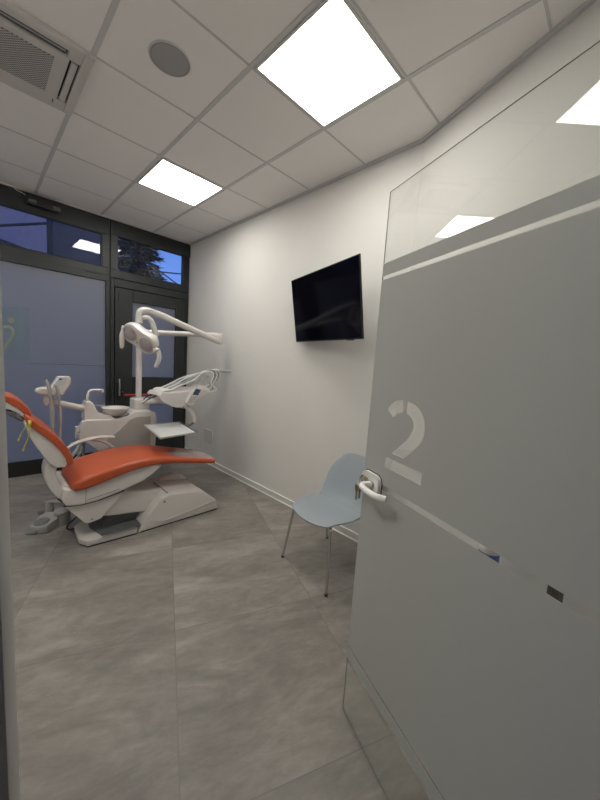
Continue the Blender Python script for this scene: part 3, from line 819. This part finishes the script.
# headrest
hc = [(-.50, 1.130), (-.44, 1.134), (-.38, 1.128), (-.335, 1.108), (-.30, 1.078), (-.262, 1.03), (-.248, .995), (-.262, .982), (-.288, 1.0), (-.325, 1.045), (-.38, 1.085), (-.44, 1.10), (-.50, 1.10)]
bm = NB(); prism_xz(bm, hc, 1.10, 1.38); bevel(bm, .014, 4, 45); hr = link('headrest', bm, M['orange'], parent=dc, smooth=True)
bm = NB(); prism_xz(bm, [(-.49, 1.105), (-.38, 1.09), (-.325, 1.05), (-.288, 1.003), (-.272, .982), (-.29, .975), (-.315, 1.0), (-.36, 1.03), (-.49, 1.055)], 1.11, 1.37); bevel(bm, .010, 2, 30); link('headrest_shell', bm, M['white'], parent=hr, smooth=True)
bm = NB(); tube(bm, [(-.41, 1.16, 1.04), (-.36, 1.13, 1.008), (-.32, 1.12, .975), (-.285, 1.12, .955), (-.25, 1.16, .94)], .014, 10, 3); box(bm, (-.39, 1.16, 1.0), (-.30, 1.30, 1.03)); tube(bm, [(-.345, 1.10, 1.0), (-.345, 1.16, 1.0)], .018, 14)
link('headrest_bracket', bm, M['greyd'], parent=hr, smooth=True)
# far armrest
bm = NB(); tube(bm, [(.0, 1.55, .60), (.045, 1.55, .645), (.12, 1.55, .670), (.24, 1.55, .688), (.345, 1.55, .678), (.362, 1.55, .668)], [.018, .02, .021, .021, .019, .012], 14, 4, flat=(1.5, .62))
ar = link('armrest', bm, M['white'], parent=dc, smooth=True)
bm = NB(); tube(bm, [(.19, 1.55, .672), (.26, 1.55, .655), (.32, 1.55, .61), (.37, 1.55, .55), (.36, 1.50, .49), (.33, 1.44, .46)], .018, 12, 4, flat=(1.3, .8)); link('armrest_bracket', bm, M['white2'], parent=ar, smooth=True)
bm = NB(); tube(bm, [(.0, 1.55, .61), (-.06, 1.52, .57), (-.12, 1.42, .53)], .016, 12, 3); link('armrest_bracket', bm, M['white2'], parent=ar, smooth=True)

# yellow elastic tie on the headrest bracket
yt = thing('elastic_tie', 'yellow elastic tie dangling from the underside of the headrest', 'tie', (-.275, 1.02, .955))
bm = NB(); tube(bm, [(-.285, 1.075, .985), (-.276, 1.02, .975), (-.272, .985, .960), (-.276, .982, .935)], [.006, .008, .010, .006], 8, 3); link('knot', bm, M['yellow'], parent=yt, smooth=True)
bm = NB(); tube(bm, [(-.276, .982, .945), (-.300, .98, .925), (-.318, .98, .890), (-.332, .98, .850)], [.0035, .003, .0025, .004], 7, 4); link('tail', bm, M['yellow'], parent=yt, smooth=True)
bm = NB(); tube(bm, [(-.274, .982, .945), (-.276, .98, .890), (-.292, .98, .840), (-.306, .98, .800), (-.309, .98, .785)], [.004, .0032, .003, .0035, .0055], 7, 4); link('tail', bm, M['yellow'], parent=yt, smooth=True)

# ------------------------------------------------------------------ foot control on the floor
fc = thing('foot_control', 'grey foot pedal control with round disc and hoop on the floor beside the chair base', 'foot pedal', (-.1, 1.55, 0))
bm = NB(); prism_xy(bm, [(-.232, 1.515), (-.19, 1.445), (-.135, 1.425), (-.05, 1.49), (-.03, 1.56), (-.10, 1.65), (-.145, 1.635)], .004, .08, ztop=[.050, .055, .062, .082, .090, .088, .080]); bevel(bm, .008, 2)
link('pedal_body', bm, M['grey'], parent=fc, smooth=True)
bm = NB(); prism_xy(bm, [(-.262, 1.495), (-.215, 1.45), (-.175, 1.445), (-.215, 1.525)], .003, .05, ztop=[.015, .018, .050, .048]); bevel(bm, .005, 2)
link('toe_pedal', bm, M['greym'], parent=fc, smooth=True)
tl = Matrix.Rotation(-.16, 4, 'Y') @ Matrix.Rotation(.05, 4, 'X')
bm = NB(); lathe(bm, [(0, 0), (.052, 0), (.052, .008), (.048, .013), (.034, .014), (.030, .020), (.014, .020), (.012, .014), (0, .014)], (-.155, 1.515, .064), 32, tl)
link('round_disc', bm, M['greym'], parent=fc, smooth=True)
bm = NB(); lathe(bm, [(0, 0), (.058, 0), (.058, .105), (.05, .115), (0, .115)], (-.020, 1.545, .004), 28); lathe(bm, [(0, .0), (.03, 0), (.03, .10), (.02, .11), (0, .11)], (-.085, 1.66, .05), 20)
link('rear_housing', bm, M['grey'], parent=fc, smooth=True)
bm = NB(); tube(bm, [(-.10, 1.66, .10), (-.102, 1.66, .145), (-.09, 1.65, .165), (-.055, 1.62, .17), (-.01, 1.58, .165), (.01, 1.56, .145), (.01, 1.56, .11)], .012, 12, 4); tube(bm, [(-.12, 1.67, .16), (-.03, 1.67, .16)], .010, 10)
link('hoop_handle', bm, M['grey'], parent=fc, smooth=True)
bm = NB(); tube(bm, [(-.15, 1.64, .085), (-.15, 1.64, .11)], .02, 16); link('side_button', bm, M['greym'], parent=fc, smooth=True)
bm = NB(); tube(bm, [(-.06, 1.50, .088), (-.02, 1.49, .10)], .010, 10); link('side_button', bm, M['greym'], parent=fc, smooth=True)
cb = NB(); tube(cb, [(.02, 1.54, .10), (.08, 1.52, .11), (.16, 1.50, .11), (.26, 1.44, .10)], .0055, 8, 5)
link('cable', cb, M['dark'], parent=fc, smooth=True)
cb = NB(); tube(cb, [(.22, 1.46, .13), (.12, 1.45, .11), (.04, 1.43, .06), (.0, 1.42, .03), (-.01, 1.40, .012), (.01, 1.37, .010), (.06, 1.365, .012)], .0055, 8, 5)
link('cable', cb, M['dark'], parent=fc, smooth=True)
for c_ in fc.children: c_.location = c_.location + Vector((0, 0, 0))
fc.location = (-.118, 1.51, 0)

# ------------------------------------------------------------------ dental water unit with cuspidor
un = thing('dental_unit', 'white dental water unit behind the orange chair with a grey side panel', 'dental unit', (.5, 1.87, 0))
ubp = [(.128, .64), (.130, .76), (.150, .80), (.185, .815), (.43, .806), (.52, .830), (.585, .870), (.74, .868), (.780, .852), (.795, .80), (.785, .30), (.40, .30), (.33, .40), (.27, .52), (.19, .60)]
ubq = [(x + max(0, (.30 - x)) * .62, z) for x, z in ubp]
bm = NB(); base_loft(bm, [(1.70, ubp), (1.76, ubp), (2.04, ubq)])
bevel(bm, .018, 4, 20); ub = link('unit_body', bm, M['white'], parent=un, smooth=True)
bm = NB(); prism_xz(bm, [(.345, .62), (.45, .70), (.535, .790), (.60, .815), (.735, .815), (.738, .36), (.44, .36), (.37, .47)], 1.695, 1.71); bevel(bm, .003, 2); link('side_panel', bm, M['greypanel'], parent=un)
bm = NB(); prism_xz(bm, [(.40, 0), (.66, 0), (.66, .31), (.40, .31)], 1.76, 2.0); link('pedestal', bm, M['white2'], parent=un)
bm = NB(); box(bm, (.104, 1.715, .713), (.145, 1.76, .760)); box(bm, (.104, 1.715, .650), (.145, 1.76, .700)); bevel(bm, .008, 2); link('hose_port', bm, M['white2'], parent=un, smooth=True)
bm = NB(); prism_xz(bm, [(.175, .80), (.180, .90), (.190, .972), (.225, .978), (.248, .960), (.27, .90), (.295, .865), (.34, .850), (.50, .838), (.54, .846), (.52, .815), (.42, .80)], 1.74, 1.88)
bevel(bm, .010, 3, 20); tw = link('filler_tower', bm, M['white'], parent=un, smooth=True)
bm = NB(); tube(bm, [(.208, 1.80, .965), (.213, 1.80, 1.02), (.222, 1.80, 1.055), (.238, 1.80, 1.072), (.262, 1.80, 1.076), (.315, 1.80, 1.076), (.330, 1.80, 1.070), (.333, 1.80, 1.052)], .0115, 12, 4); link('water_spout', bm, M['white'], parent=tw, smooth=True)
bm = NB(); lathe(bm, [(0, 0), (.048, 0), (.050, .008), (.046, .010), (.02, .006), (0, .006)], (.30, 1.80, .925), 28); tube(bm, [(.24, 1.80, .92), (.27, 1.80, .925)], .012, 8); link('cup_holder', bm, M['steel'], parent=tw, smooth=True)
bc_ = (.436, 1.80, .826)
bm = NB(); lathe(bm, [(0, 0), (.055, .0), (.085, .018), (.108, .048), (.118, .074), (.1185, .080), (.113, .081), (.104, .058), (.080, .030), (.04, .014), (0, .012)], bc_, 48)
link('cuspidor_bowl', bm, M['white'], parent=un, smooth=True)
bm = NB(); lathe(bm, [(0, -.02), (.06, -.02), (.075, .006), (0, .006)], bc_, 32); prism_xz(bm, [(.42, .812), (.55, .838), (.57, .852), (.50, .836)], 1.72, 1.9); link('bowl_base', bm, M['greyd'], parent=un, smooth=True)
for x in (.150, .178):
    bm = NB(); tube(bm, [(x, 1.80, .70), (x, 1.80, .55), (x - .005, 1.80, .38), (x + .02, 1.82, .15), (x + .12, 1.86, .02), (x + .26, 1.88, .02)], .011, 10, 4); link('drain_hose', bm, M['grey'], parent=un, smooth=True)

# ------------------------------------------------------------------ lamp on its pole
lp = thing('dental_lamp', 'white articulated dental lamp with two round lenses on a tall pole', 'lamp', (.695, 1.90, .865))
bm = NB(); prism_xy(bm, rrect(.62, .785, 1.82, 1.985, .03), .869, .975); bevel(bm, .010, 3, 40); link('pole_base', bm, M['white'], parent=lp, smooth=True)
bm = NB(); tube(bm, [(.685, 1.90, .97), (.685, 1.90, 1.38)], .0275, 22); tube(bm, [(.685, 1.90, 1.383), (.685, 1.90, 1.665)], .0272, 22); tube(bm, [(.685, 1.90, 1.37), (.685, 1.90, 1.395)], .0265, 22); link('pole', bm, M['white'], parent=lp, smooth=True)
EL = Vector((1.55, 1.80, 1.700))
bm = NB(); tube(bm, [(.685, 1.90, 1.655), (.78, 1.888, 1.657), EL + Vector((-.2, .024, -.003)), EL + Vector((-.08, .01, .0)), EL], [.032, .029, .027, .034, .036], 16, 3); link('lower_arm', bm, M['white'], parent=lp, smooth=True)
bm = NB(); lathe(bm, [(0, -.095), (.034, -.09), (.040, -.07), (.040, .012), (.034, .032), (0, .036)], EL, 28); link('elbow', bm, M['white'], parent=lp, smooth=True)
JT = Vector((.670, 1.56, 1.832))
bm = NB(); tube(bm, [EL + Vector((0, 0, -.062)), EL + Vector((-.08, -.022, -.050)), JT.lerp(EL, .12) + Vector((0, 0, .0)), JT], [.034, .033, .029, .026], 16, 0, flat=(.8, 1.1)); link('spring_arm', bm, M['white'], parent=lp, smooth=True)
bm = NB(); tube(bm, [JT + Vector((.04, .01, -.01)), JT + Vector((-.02, -.002, .003)), (.60, 1.55, 1.830), (.572, 1.548, 1.81), (.566, 1.548, 1.77), (.566, 1.548, 1.715)], [.029, .030, .031, .030, .030, .031], 18, 3); link('arm_joint', bm, M['white'], parent=lp, smooth=True)
bm = NB(); tube(bm, [(.566, 1.548, 1.722), (.566, 1.548, 1.700)], .028, 20); link('joint_ring', bm, M['greypanel'], parent=lp, smooth=True)
bm = NB(); tube(bm, [(.585, 1.545, 1.765), (.63, 1.543, 1.772), (.662, 1.54, 1.752), (.680, 1.54, 1.72), (.702, 1.54, 1.66), (.715, 1.54, 1.622)], [.026, .028, .028, .028, .028, .026], 14, 4, flat=(1.0, .8)); link('curved_bracket', bm, M['white'], parent=lp, smooth=True)
# lamp head frame
RR = Vector((.703, -.712, 0)); UU = Vector((0, 0, 1)); FW = Vector((.707, .698, -.114)).normalized()
LA = (RR * .84 - UU * .52).normalized()
NM = (-FW * .86 - RR * .34 - UU * .38); NM = (NM - LA * NM.dot(LA)).normalized()
LB = NM.cross(LA).normalized()
if LB.z < 0: LB = -LB
HC = Vector((.552, 1.48, 1.572))
def LH(a, b, c): return HC + LA * a * 1.04 + LB * b * 1.24 + NM * c * 1.15
def capsule(hl, r, seg=14, waist=0.0):
    pts = []
    for s, c0 in ((0, hl), (1, -hl)):
        for k in range(seg + 1):
            a = -PI/2 + PI * k / seg + PI * s
            pts.append((c0 + r * math.cos(a), r * math.sin(a)))
    out = []
    for a, b in pts:
        out.append((a, b))
    # waist points
    h = len(out) // 2
    return out[:h] + [(hl * .4, r * (1 - waist)), (0, r * (1 - waist * 1.3)), (-hl * .4, r * (1 - waist))] + out[h:] + [(-hl * .4, -r * (1 - waist)), (0, -r * (1 - waist * 1.3)), (hl * .4, -r * (1 - waist))]
def LHx(a, b, c): return LH(a, b, c)
def headring(sc, c): return [LHx(a * sc[0], b * sc[1], c) for a, b in capsule(.085, .078, waist=.07)]
bm = NB()
levels = [((.45, .35), -.085), ((.75, .66), -.075), ((.93, .90), -.048), ((1.0, 1.0), -.015), ((1.0, 1.0), .008), ((.965, .94), .020), ((.90, .86), .022)]
R = [[bm.verts.new(p) for p in headring(sc, c)] for sc, c in levels]
for a, b in zip(R, R[1:]):
    for i in range(len(a)): bm.faces.new((a[i], a[(i+1) % len(a)], b[(i+1) % len(a)], b[i]))
bm.faces.new(R[0][::-1]); bm.faces.new(R[-1])
lh = link('lamp_head', bm, M['white'], parent=lp, smooth=True)
MB4 = Matrix((tuple(LA) , tuple(LB), tuple(NM))).transposed().to_4x4()
for s, mm in ((-1, 'lensred'), (1, 'lens')):
    cc = LH(s * .082, 0, .0215)
    bm = NB(); lathe(bm, [(0, .012), (.034, .010), (.056, .004), (.063, 0), (0, -.002)], cc, 30, MB4); ln = link('lens', bm, M['lens'], parent=lh, smooth=True)
    bm = NB(); lathe(bm, [(.063, -.001), (.070, -.001), (.069, .005), (.064, .005), (.063, -.001)], cc, 30, MB4); link('lens_ring', bm, M['greypanel'], parent=ln, smooth=True)
    if s > 0: continue
    bm = NB(); q = LH(s * .082 + .018, .028, .028)
    lathe(bm, [(0, .002), (.016, .001), (.022, -.002), (0, -.004)], q, 16, MB4); link('filter_patch', bm, M['lensred'], parent=ln, smooth=True)
bm = NB(); lathe(bm, [(0, .003), (.006, .002), (.006, -.002), (0, -.002)], LH(0, -.03, .023), 12, MB4); link('sensor', bm, M['dark'], parent=lh)
for s in (-1, 1):
    e = LH(s * .165, 0, -.005); dn = Vector((0, 0, -1)) * .9 + NM * .35
    bm = NB(); tube(bm, [LH(s * .145, 0, .0), LH(s * (.176 if s < 0 else .185), 0, .012)], .026 if s > 0 else .018, 16)
    hk = link('handle_knob', bm, M['white'], parent=lp, smooth=True)
    b0 = LH(s * .182, 0, .0) if s > 0 else LH(-.160, 0, .012) + Vector((0, 0, -.03))
    o1 = RR * (.012 * s)
    bm = NB(); tube(bm, [b0 + Vector((0, 0, .02)), b0 + o1 + Vector((0, 0, -.03)), b0 + o1 * 1.0 + Vector((0, 0, -.075)), b0 - RR * .012 + Vector((0, 0, -.13)), b0 - RR * .02 + Vector((0, 0, -.15))], [.015, .020, .021, .018, .011], 12, 4, flat=(1.0, .8))
    link('handle', bm, M['white2'], parent=hk, smooth=True)
bm = NB(); tube(bm, [LH(.08, .02, -.05), (.70, 1.535, 1.60), (.715, 1.54, 1.635)], [.022, .026, .026], 14, 3); link('swivel', bm, M['white'], parent=lp, smooth=True)

# ------------------------------------------------------------------ instrument delivery head
de = thing('instrument_table', 'white instrument head with keypad and curved hoses over the leg end of the dental chair', 'instrument table', (1.0, 1.55, .93))
bm = NB(); prism_xz(bm, [(.70, 1.055), (.735, 1.00), (.80, .965), (.87, .935), (.93, .932), (1.03, .975), (1.12, 1.02), (1.22, 1.072), (1.235, 1.09), (1.20, 1.115), (1.06, 1.115), (.92, 1.090), (.80, 1.085), (.73, 1.085)], 1.42, 1.72)
bevel(bm, .016, 4, 20); link('head_body', bm, M['white'], parent=de, smooth=True)
kq = [(.975, .968), (1.010, .955), (1.105, 1.105), (1.095, 1.128), (1.045, 1.135)]
bm = NB(); prism_xz(bm, [(.955, .985), (1.000, .952), (1.030, .962), (1.118, 1.105), (1.110, 1.130), (1.045, 1.140)], 1.375, 1.425); bevel(bm, .006, 2); kp = link('keypad', bm, M['white'], parent=de, smooth=True)
bm = NB(); prism_xz(bm, [(1.015, 1.065), (1.075, 1.058), (1.104, 1.112), (1.050, 1.125)], 1.3735, 1.376); link('display', bm, M['screen'], parent=kp)
bm = NB()
for i in range(3):
    for j in range(3):
        x = .975 + .022 * i + .012 * j; z = .985 + .022 * j + .002 * i
        prism_xz(bm, [(x, z), (x + .014, z), (x + .018, z + .013), (x + .004, z + .013)], 1.373, 1.376)
link('key_buttons', bm, M['grey'], parent=kp)
bm = NB(); prism_xz(bm, [(.93, 1.10), (1.03, 1.11), (1.03, 1.16), (.95, 1.155)], 1.66, 1.76); bevel(bm, .008, 2); link('top_box', bm, M['white'], parent=de, smooth=True)
bm = NB(); prism_xz(bm, [(1.10, 1.10), (1.20, 1.145), (1.25, 1.10), (1.235, 1.06), (1.14, 1.07)], 1.44, 1.70); bevel(bm, .008, 2); link('rear_cowl', bm, M['white'], parent=de, smooth=True)
bm = NB(); tube(bm, [(.70, 1.86, .945), (.78, 1.78, .955), (.87, 1.66, .965), (.92, 1.60, .965)], .034, 14, 4, flat=(1.1, .75)); link('support_arm', bm, M['white'], parent=de, smooth=True)
bm = NB(); tube(bm, [(.955, 1.50, .965), (.955, 1.50, .925)], .034, 20); link('joint', bm, M['greyd'], parent=de, smooth=True)
bm = NB(); tube(bm, [(.96, 1.50, .935), (1.01, 1.50, .930), (1.05, 1.49, .895), (1.075, 1.48, .845), (1.085, 1.47, .81), (1.085, 1.47, .765)], [.026, .030, .032, .030, .028, .026], 14, 4, flat=(.9, .8)); link('tray_arm', bm, M['white'], parent=de, smooth=True)
for k in range(5):
    y = 1.45 + .055 * k
    j = (.0, .012, -.006, .010, -.010)[k]
    # handpiece lying in the front cradle
    tip = Vector((.535 + .03 * k + j, y - .02, .985 - .006 * (k % 2)))
    bm = NB(); tube(bm, [(.70 + .01 * k, y, 1.055), (.76, y, 1.095), (.83, y, 1.105)], [.010, .013, .010], 12, 3); hp = link('handpiece', bm, M['white'] if k % 2 == 0 else M['steel'], parent=de, smooth=True)
    bm = NB(); tube(bm, [(.705 + .01 * k, y, 1.058), tip.lerp(Vector((.705, y, 1.058)), .4 if k in (1, 4) else .8), tip if k in (1, 4) else tip.lerp(Vector((.705, y, 1.058)), .72)], [.007, .0055, .0035], 8); link('instrument_tip', bm, M['dark'], parent=hp, smooth=True)
    # hose : over the head, arching out and back underneath
    t = k / 4
    pk = Vector((1.16 + .055 * k, y, 1.288 + .012 * math.sin(k * 2)))
    pts = [(.82, y, 1.104), (.92, y, 1.150 + .01 * j), (1.06, y, 1.205 + .012 * (k % 3)), pk, pk + Vector((.09, .004, .006)), pk + Vector((.125, .006, -.035)), pk + Vector((.10 - .01 * k, .004, -.115)), (1.32 - .01 * k, y, 1.10), (1.20, y, 1.075)]
    bm = NB(); tube(bm, pts, .0088, 8, 5); link('hose', bm, M['greyh'] if k % 2 else M['traym'], parent=de, smooth=True)
    if k in (1, 3): bm = NB(); tube(bm, [(1.10, y, 1.115), (1.17, y, 1.19), pk + Vector((.0, 0, -.012))], .004, 7, 2); link('spring_rod', bm, M['steel'], parent=de, smooth=True)
    if k in (1, 3, 4):
        q = pk + Vector((.03 + .01 * k, 0, -.05))
        bm = NB(); tube(bm, [q, q + Vector((-.05, 0, -.085))], .013, 8); link('hose_guide', bm, M['grey'], parent=de, smooth=True)
bm = NB(); tube(bm, [(1.36, 1.58, 1.285), (1.47, 1.58, 1.300), (1.585, 1.58, 1.298)], [.010, .013, .010], 8); link('hanger_bar', bm, M['greypanel'], parent=de, smooth=True)

# tray
tr = thing('instrument_tray', 'flat rectangular metal tray above the orange leg rest', 'tray', (.80, 1.3, .745))
TC4 = [(.637, 1.60), (.567, 1.035), (.925, 1.095), (.998, 1.60)]
bm = NB(); prism_xy(bm, TC4, .738, .748); bevel(bm, .003, 2); link('tray_plate', bm, M['traym'], parent=tr)
bm = NB()
tube(bm, [Vector(p + (.750,)) for p in [TC4[0], TC4[1]]], .0055, 8); tube(bm, [Vector(p + (.750,)) for p in [TC4[1], TC4[2]]], .0055, 8); tube(bm, [Vector(p + (.750,)) for p in [TC4[3], TC4[0]]], .0055, 8)
link('rim', bm, M['steel'], parent=tr, smooth=True)
bm = NB(); tube(bm, [Vector(p + (.750,)) for p in [TC4[2], TC4[3]]], .0085, 8); tube(bm, [(1.085, 1.47, .762), (1.04, 1.47, .735), (.90, 1.45, .730)], .012, 8); link('rail', bm, M['greyd'], parent=tr, smooth=True)

# ------------------------------------------------------------------ assistant's arm
asx = thing('assistant_console', 'small white assistant console with tilted keypad and two handpieces, left of the cuspidor', 'console', (-.07, 1.6, 1.0))
bm = NB(); tube(bm, [(.20, 1.80, .905), (.05, 1.72, .955), (-.075, 1.625, 1.005)], [.026, .024, .022], 12, 3, flat=(.8, 1.1)); link('arm', bm, M['white'], parent=asx, smooth=True)
bm = NB(); tube(bm, [(-.095, 1.61, .985), (-.098, 1.61, 1.03), (-.09, 1.605, 1.07)], [.030, .032, .024], 14, 3); tube(bm, [(-.115, 1.59, 1.005), (-.07, 1.62, 1.005)], .028, 14); link('pivot', bm, M['white2'], parent=asx, smooth=True)
bm = NB(); prism_xz(bm, [(-.180, 1.088), (-.175, 1.105), (-.150, 1.122), (-.08, 1.128), (-.04, 1.11), (-.03, 1.07), (-.10, 1.068), (-.155, 1.074)], 1.55, 1.66); bevel(bm, .010, 3, 20); link('console_body', bm, M['white'], parent=asx, smooth=True)
bm = NB(); prism_xz(bm, [(-.075, 1.085), (-.085, 1.12), (-.035, 1.213), (.040, 1.215), (.048, 1.195), (.045, 1.155), (-.010, 1.068), (-.05, 1.062)], 1.56, 1.65); bevel(bm, .008, 3, 20); cb_ = link('keypad_box', bm, M['white'], parent=asx, smooth=True)
bm = NB(); prism_xz(bm, [(-.062, 1.140), (-.030, 1.203), (.024, 1.204), (-.006, 1.138)], 1.5575, 1.5605); kf = link('keypad_face', bm, M['keyp'], parent=cb_)
bm = NB(); prism_xz(bm, [(-.035, 1.185), (-.027, 1.198), (-.010, 1.198), (-.018, 1.185)], 1.556, 1.5585); link('display', bm, M['screen'], parent=kf)
bm = NB(); box(bm, (-.115, 1.525, 1.062), (-.01, 1.565, 1.072)); link('holder', bm, M['grey'], parent=asx)
for x0, zt, r, tipm in ((-.105, 1.205, .013, True), (-.055, 1.165, .011, False)):
    bm = NB(); tube(bm, [(x0 + .012, 1.535, 1.068), (x0 + .006, 1.535, 1.12), (x0 - .008, 1.535, 1.165 if tipm else 1.145), (x0 - .018, 1.535, zt - .015)], [r, r, r * .9, r * .6], 12, 3); h2 = link('handpiece', bm, M['grey'], parent=asx, smooth=True)
    if tipm:
        bm = NB(); tube(bm, [(x0 - .017, 1.535, zt - .018), (x0 - .022, 1.535, zt + .005)], .007, 8); link('instrument_tip', bm, M['greyd'], parent=h2, smooth=True)
    rr = .014 if tipm else .010
    bm = NB(); tube(bm, [(x0 + .014, 1.54, 1.06), (x0 + .022, 1.545, .95), (x0 + .024, 1.55, .80), (x0 + .020, 1.57, .62), (x0 + .07, 1.63, .46), (x0 + .18, 1.72, .50), (.16, 1.76, .62)], rr, 10, 5); link('hose', bm, M['grey'], parent=asx, smooth=True)

# ------------------------------------------------------------------ outside
bm = NB(); box(bm, (-30, WY + .12, -.6), (40, 60, -.15)); link('ground', bm, M['ground'], kind='structure')
ob = thing('neighbour_house', 'mauve plastered building beyond the upper left window', 'building', (-3, 11.0, -.15))
bm = NB(); box(bm, (-9, 11.0, -.15), (3.35, 16, 11)); link('house_wall', bm, M['mauve'], parent=ob)
bm = NB(); box(bm, (-9.3, 10.8, 11.0), (3.5, 16.2, 11.2)); link('roof_edge', bm, M['darkbld'], parent=ob)
ob2 = thing('dark_pillar', 'dark masonry pillar outside, behind the right end of the upper left window', 'pillar', (1.0, 6.4, -.15))
bm = NB(); box(bm, (.62, 6.2, -.15), (1.56, 6.7, 5.2)); link('pillar_body', bm, M['darkbld'], parent=ob2)
bm = NB(); box(bm, (.58, 6.15, 5.2), (1.60, 6.75, 5.3)); link('pillar_cap', bm, M['scaf'], parent=ob2)
sc = thing('scaffold', 'dark steel upright with diagonal braces outside the upper windows', 'scaffold', (.53, 6, -.15))
bm = NB(); tube(bm, [(.53, 6, -.15), (.53, 6, 5.5)], .045, 10); link('upright', bm, M['scaf'], parent=sc, smooth=True)
for a, b, r in (((-.9, 6, 3.08), (.53, 6, 3.64), .022), ((-.9, 6, 3.30), (.60, 6, 3.02), .018), ((.53, 6, 3.70), (2.95, 6.0, 3.05), .0), ((1.55, 6, 3.735), (3.1, 6, 2.98), .016), ((1.55, 6, 3.14), (3.4, 6, 3.385), .014), ((-.9, 6, 3.22), (.0, 6, 3.10), .014)):
    if r: 
        bm = NB(); tube(bm, [a, b], r, 8); link('brace', bm, M['scaf'], parent=sc, smooth=True)
bm = NB(); tube(bm, [(3.4, 6, -.15), (3.4, 6, 5.5)], .04, 10); link('upright', bm, M['scaf'], parent=sc, smooth=True)
# conifer : trunk, drooping branches with needle blades
def conifer(x, y, h, r, label, seed):
    rnd = random.Random(seed)
    t = thing('conifer_tree', label, 'tree', (x, y, -.15))
    bm = NB(); tube(bm, [(x, y, -.15), (x, y, h * .5), (x, y, h)], [.16, .10, .02], 10); link('trunk', bm, M['bark'], parent=t, smooth=True)
    bm = NB()
    z = .6
    while z < h:
        k = 1 - z / h
        for b in range(9):
            a = rnd.uniform(0, 2*PI); L = r * (k ** .75) * rnd.uniform(.7, 1.12) + .1
            d = Vector((math.cos(a), math.sin(a), rnd.uniform(.05, .25)))
            n = int(14 + L * 22)
            for i in range(n):
                s = (i + .5) / n
                p = Vector((x, y, z)) + Vector((d.x, d.y, 0)) * L * s + Vector((0, 0, L * (d.z * s - .22 * s * s)))
                for q in range(3):
                    w = Vector((rnd.uniform(-1, 1), rnd.uniform(-1, 1), rnd.uniform(-.8, .35))).normalized() * rnd.uniform(.09, .20) + Vector((d.x, d.y, 0)) * .08
                    sd = Vector((rnd.uniform(-1, 1), rnd.uniform(-1, 1), rnd.uniform(-1, 1))).normalized() * .035
                    v = [bm.verts.new(p - sd), bm.verts.new(p + sd), bm.verts.new(p + w)]
                    bm.faces.new(v)
        z += rnd.uniform(.13, .2)
    me = bpy.data.meshes.new('foliage'); bmesh.ops.translate(bm, verts=bm.verts, vec=-Vector((x, y, -.15))); bm.to_mesh(me); bm.free()
    o = bpy.data.objects.new('foliage', me); COL.objects.link(o); me.materials.append(M['needle']); o.parent = t
    return t
conifer(2.95, 8.6, 5.9, 1.15, 'dark conifer against the blue evening sky in the upper right window', 3)

# ------------------------------------------------------------------ camera
def rot(a, b, c):
    fwd = Vector((-math.sin(a) * math.cos(b), math.cos(a) * math.cos(b), math.sin(b)))
    right = Vector((math.cos(a), math.sin(a), 0)); up = right.cross(fwd)
    return right * math.cos(c) + up * math.sin(c), up * math.cos(c) - right * math.sin(c), fwd
r_, u_, f_ = rot(-.79165577, -.11419624, .06698224)
cam = bpy.data.cameras.new('camera'); co = bpy.data.objects.new('camera', cam); COL.objects.link(co)
co.matrix_world = Matrix(((r_.x, u_.x, -f_.x, -.50616), (r_.y, u_.y, -f_.y, -1.63319), (r_.z, u_.z, -f_.z, 1.45109), (0, 0, 0, 1)))
cam.sensor_fit = 'HORIZONTAL'; cam.sensor_width = 36; cam.lens = 323.36 / 600 * 36
cam.clip_start = .02; cam.clip_end = 200
SC.camera = co

# ------------------------------------------------------------------ dusk sky
w = bpy.data.worlds.new('world'); SC.world = w; w.use_nodes = True
nt = w.node_tree; nt.nodes.clear()
out = nt.nodes.new('ShaderNodeOutputWorld'); bg = nt.nodes.new('ShaderNodeBackground')
tc = nt.nodes.new('ShaderNodeTexCoord'); sp_ = nt.nodes.new('ShaderNodeSeparateXYZ')
nt.links.new(tc.outputs['Generated'], sp_.inputs[0])
rp = nt.nodes.new('ShaderNodeValToRGB')
rp.color_ramp.elements[0].position = 0; rp.color_ramp.elements[0].color = (.22, .26, .42, 1)
rp.color_ramp.elements[1].position = .6; rp.color_ramp.elements[1].color = (.10, .22, .75, 1)
k = rp.color_ramp.elements.new(.2); k.color = (.15, .31, .86, 1)
nt.links.new(sp_.outputs[2], rp.inputs['Fac']); nt.links.new(rp.outputs[0], bg.inputs[0]); bg.inputs[1].default_value = 1.0
nt.links.new(bg.outputs[0], out.inputs[0])

vs = SC.view_settings
SC.display_settings.display_device = 'sRGB'
vs.view_transform = 'Standard'; vs.look = 'None'; vs.exposure = .24; vs.gamma = 1; vs.use_curve_mapping = False
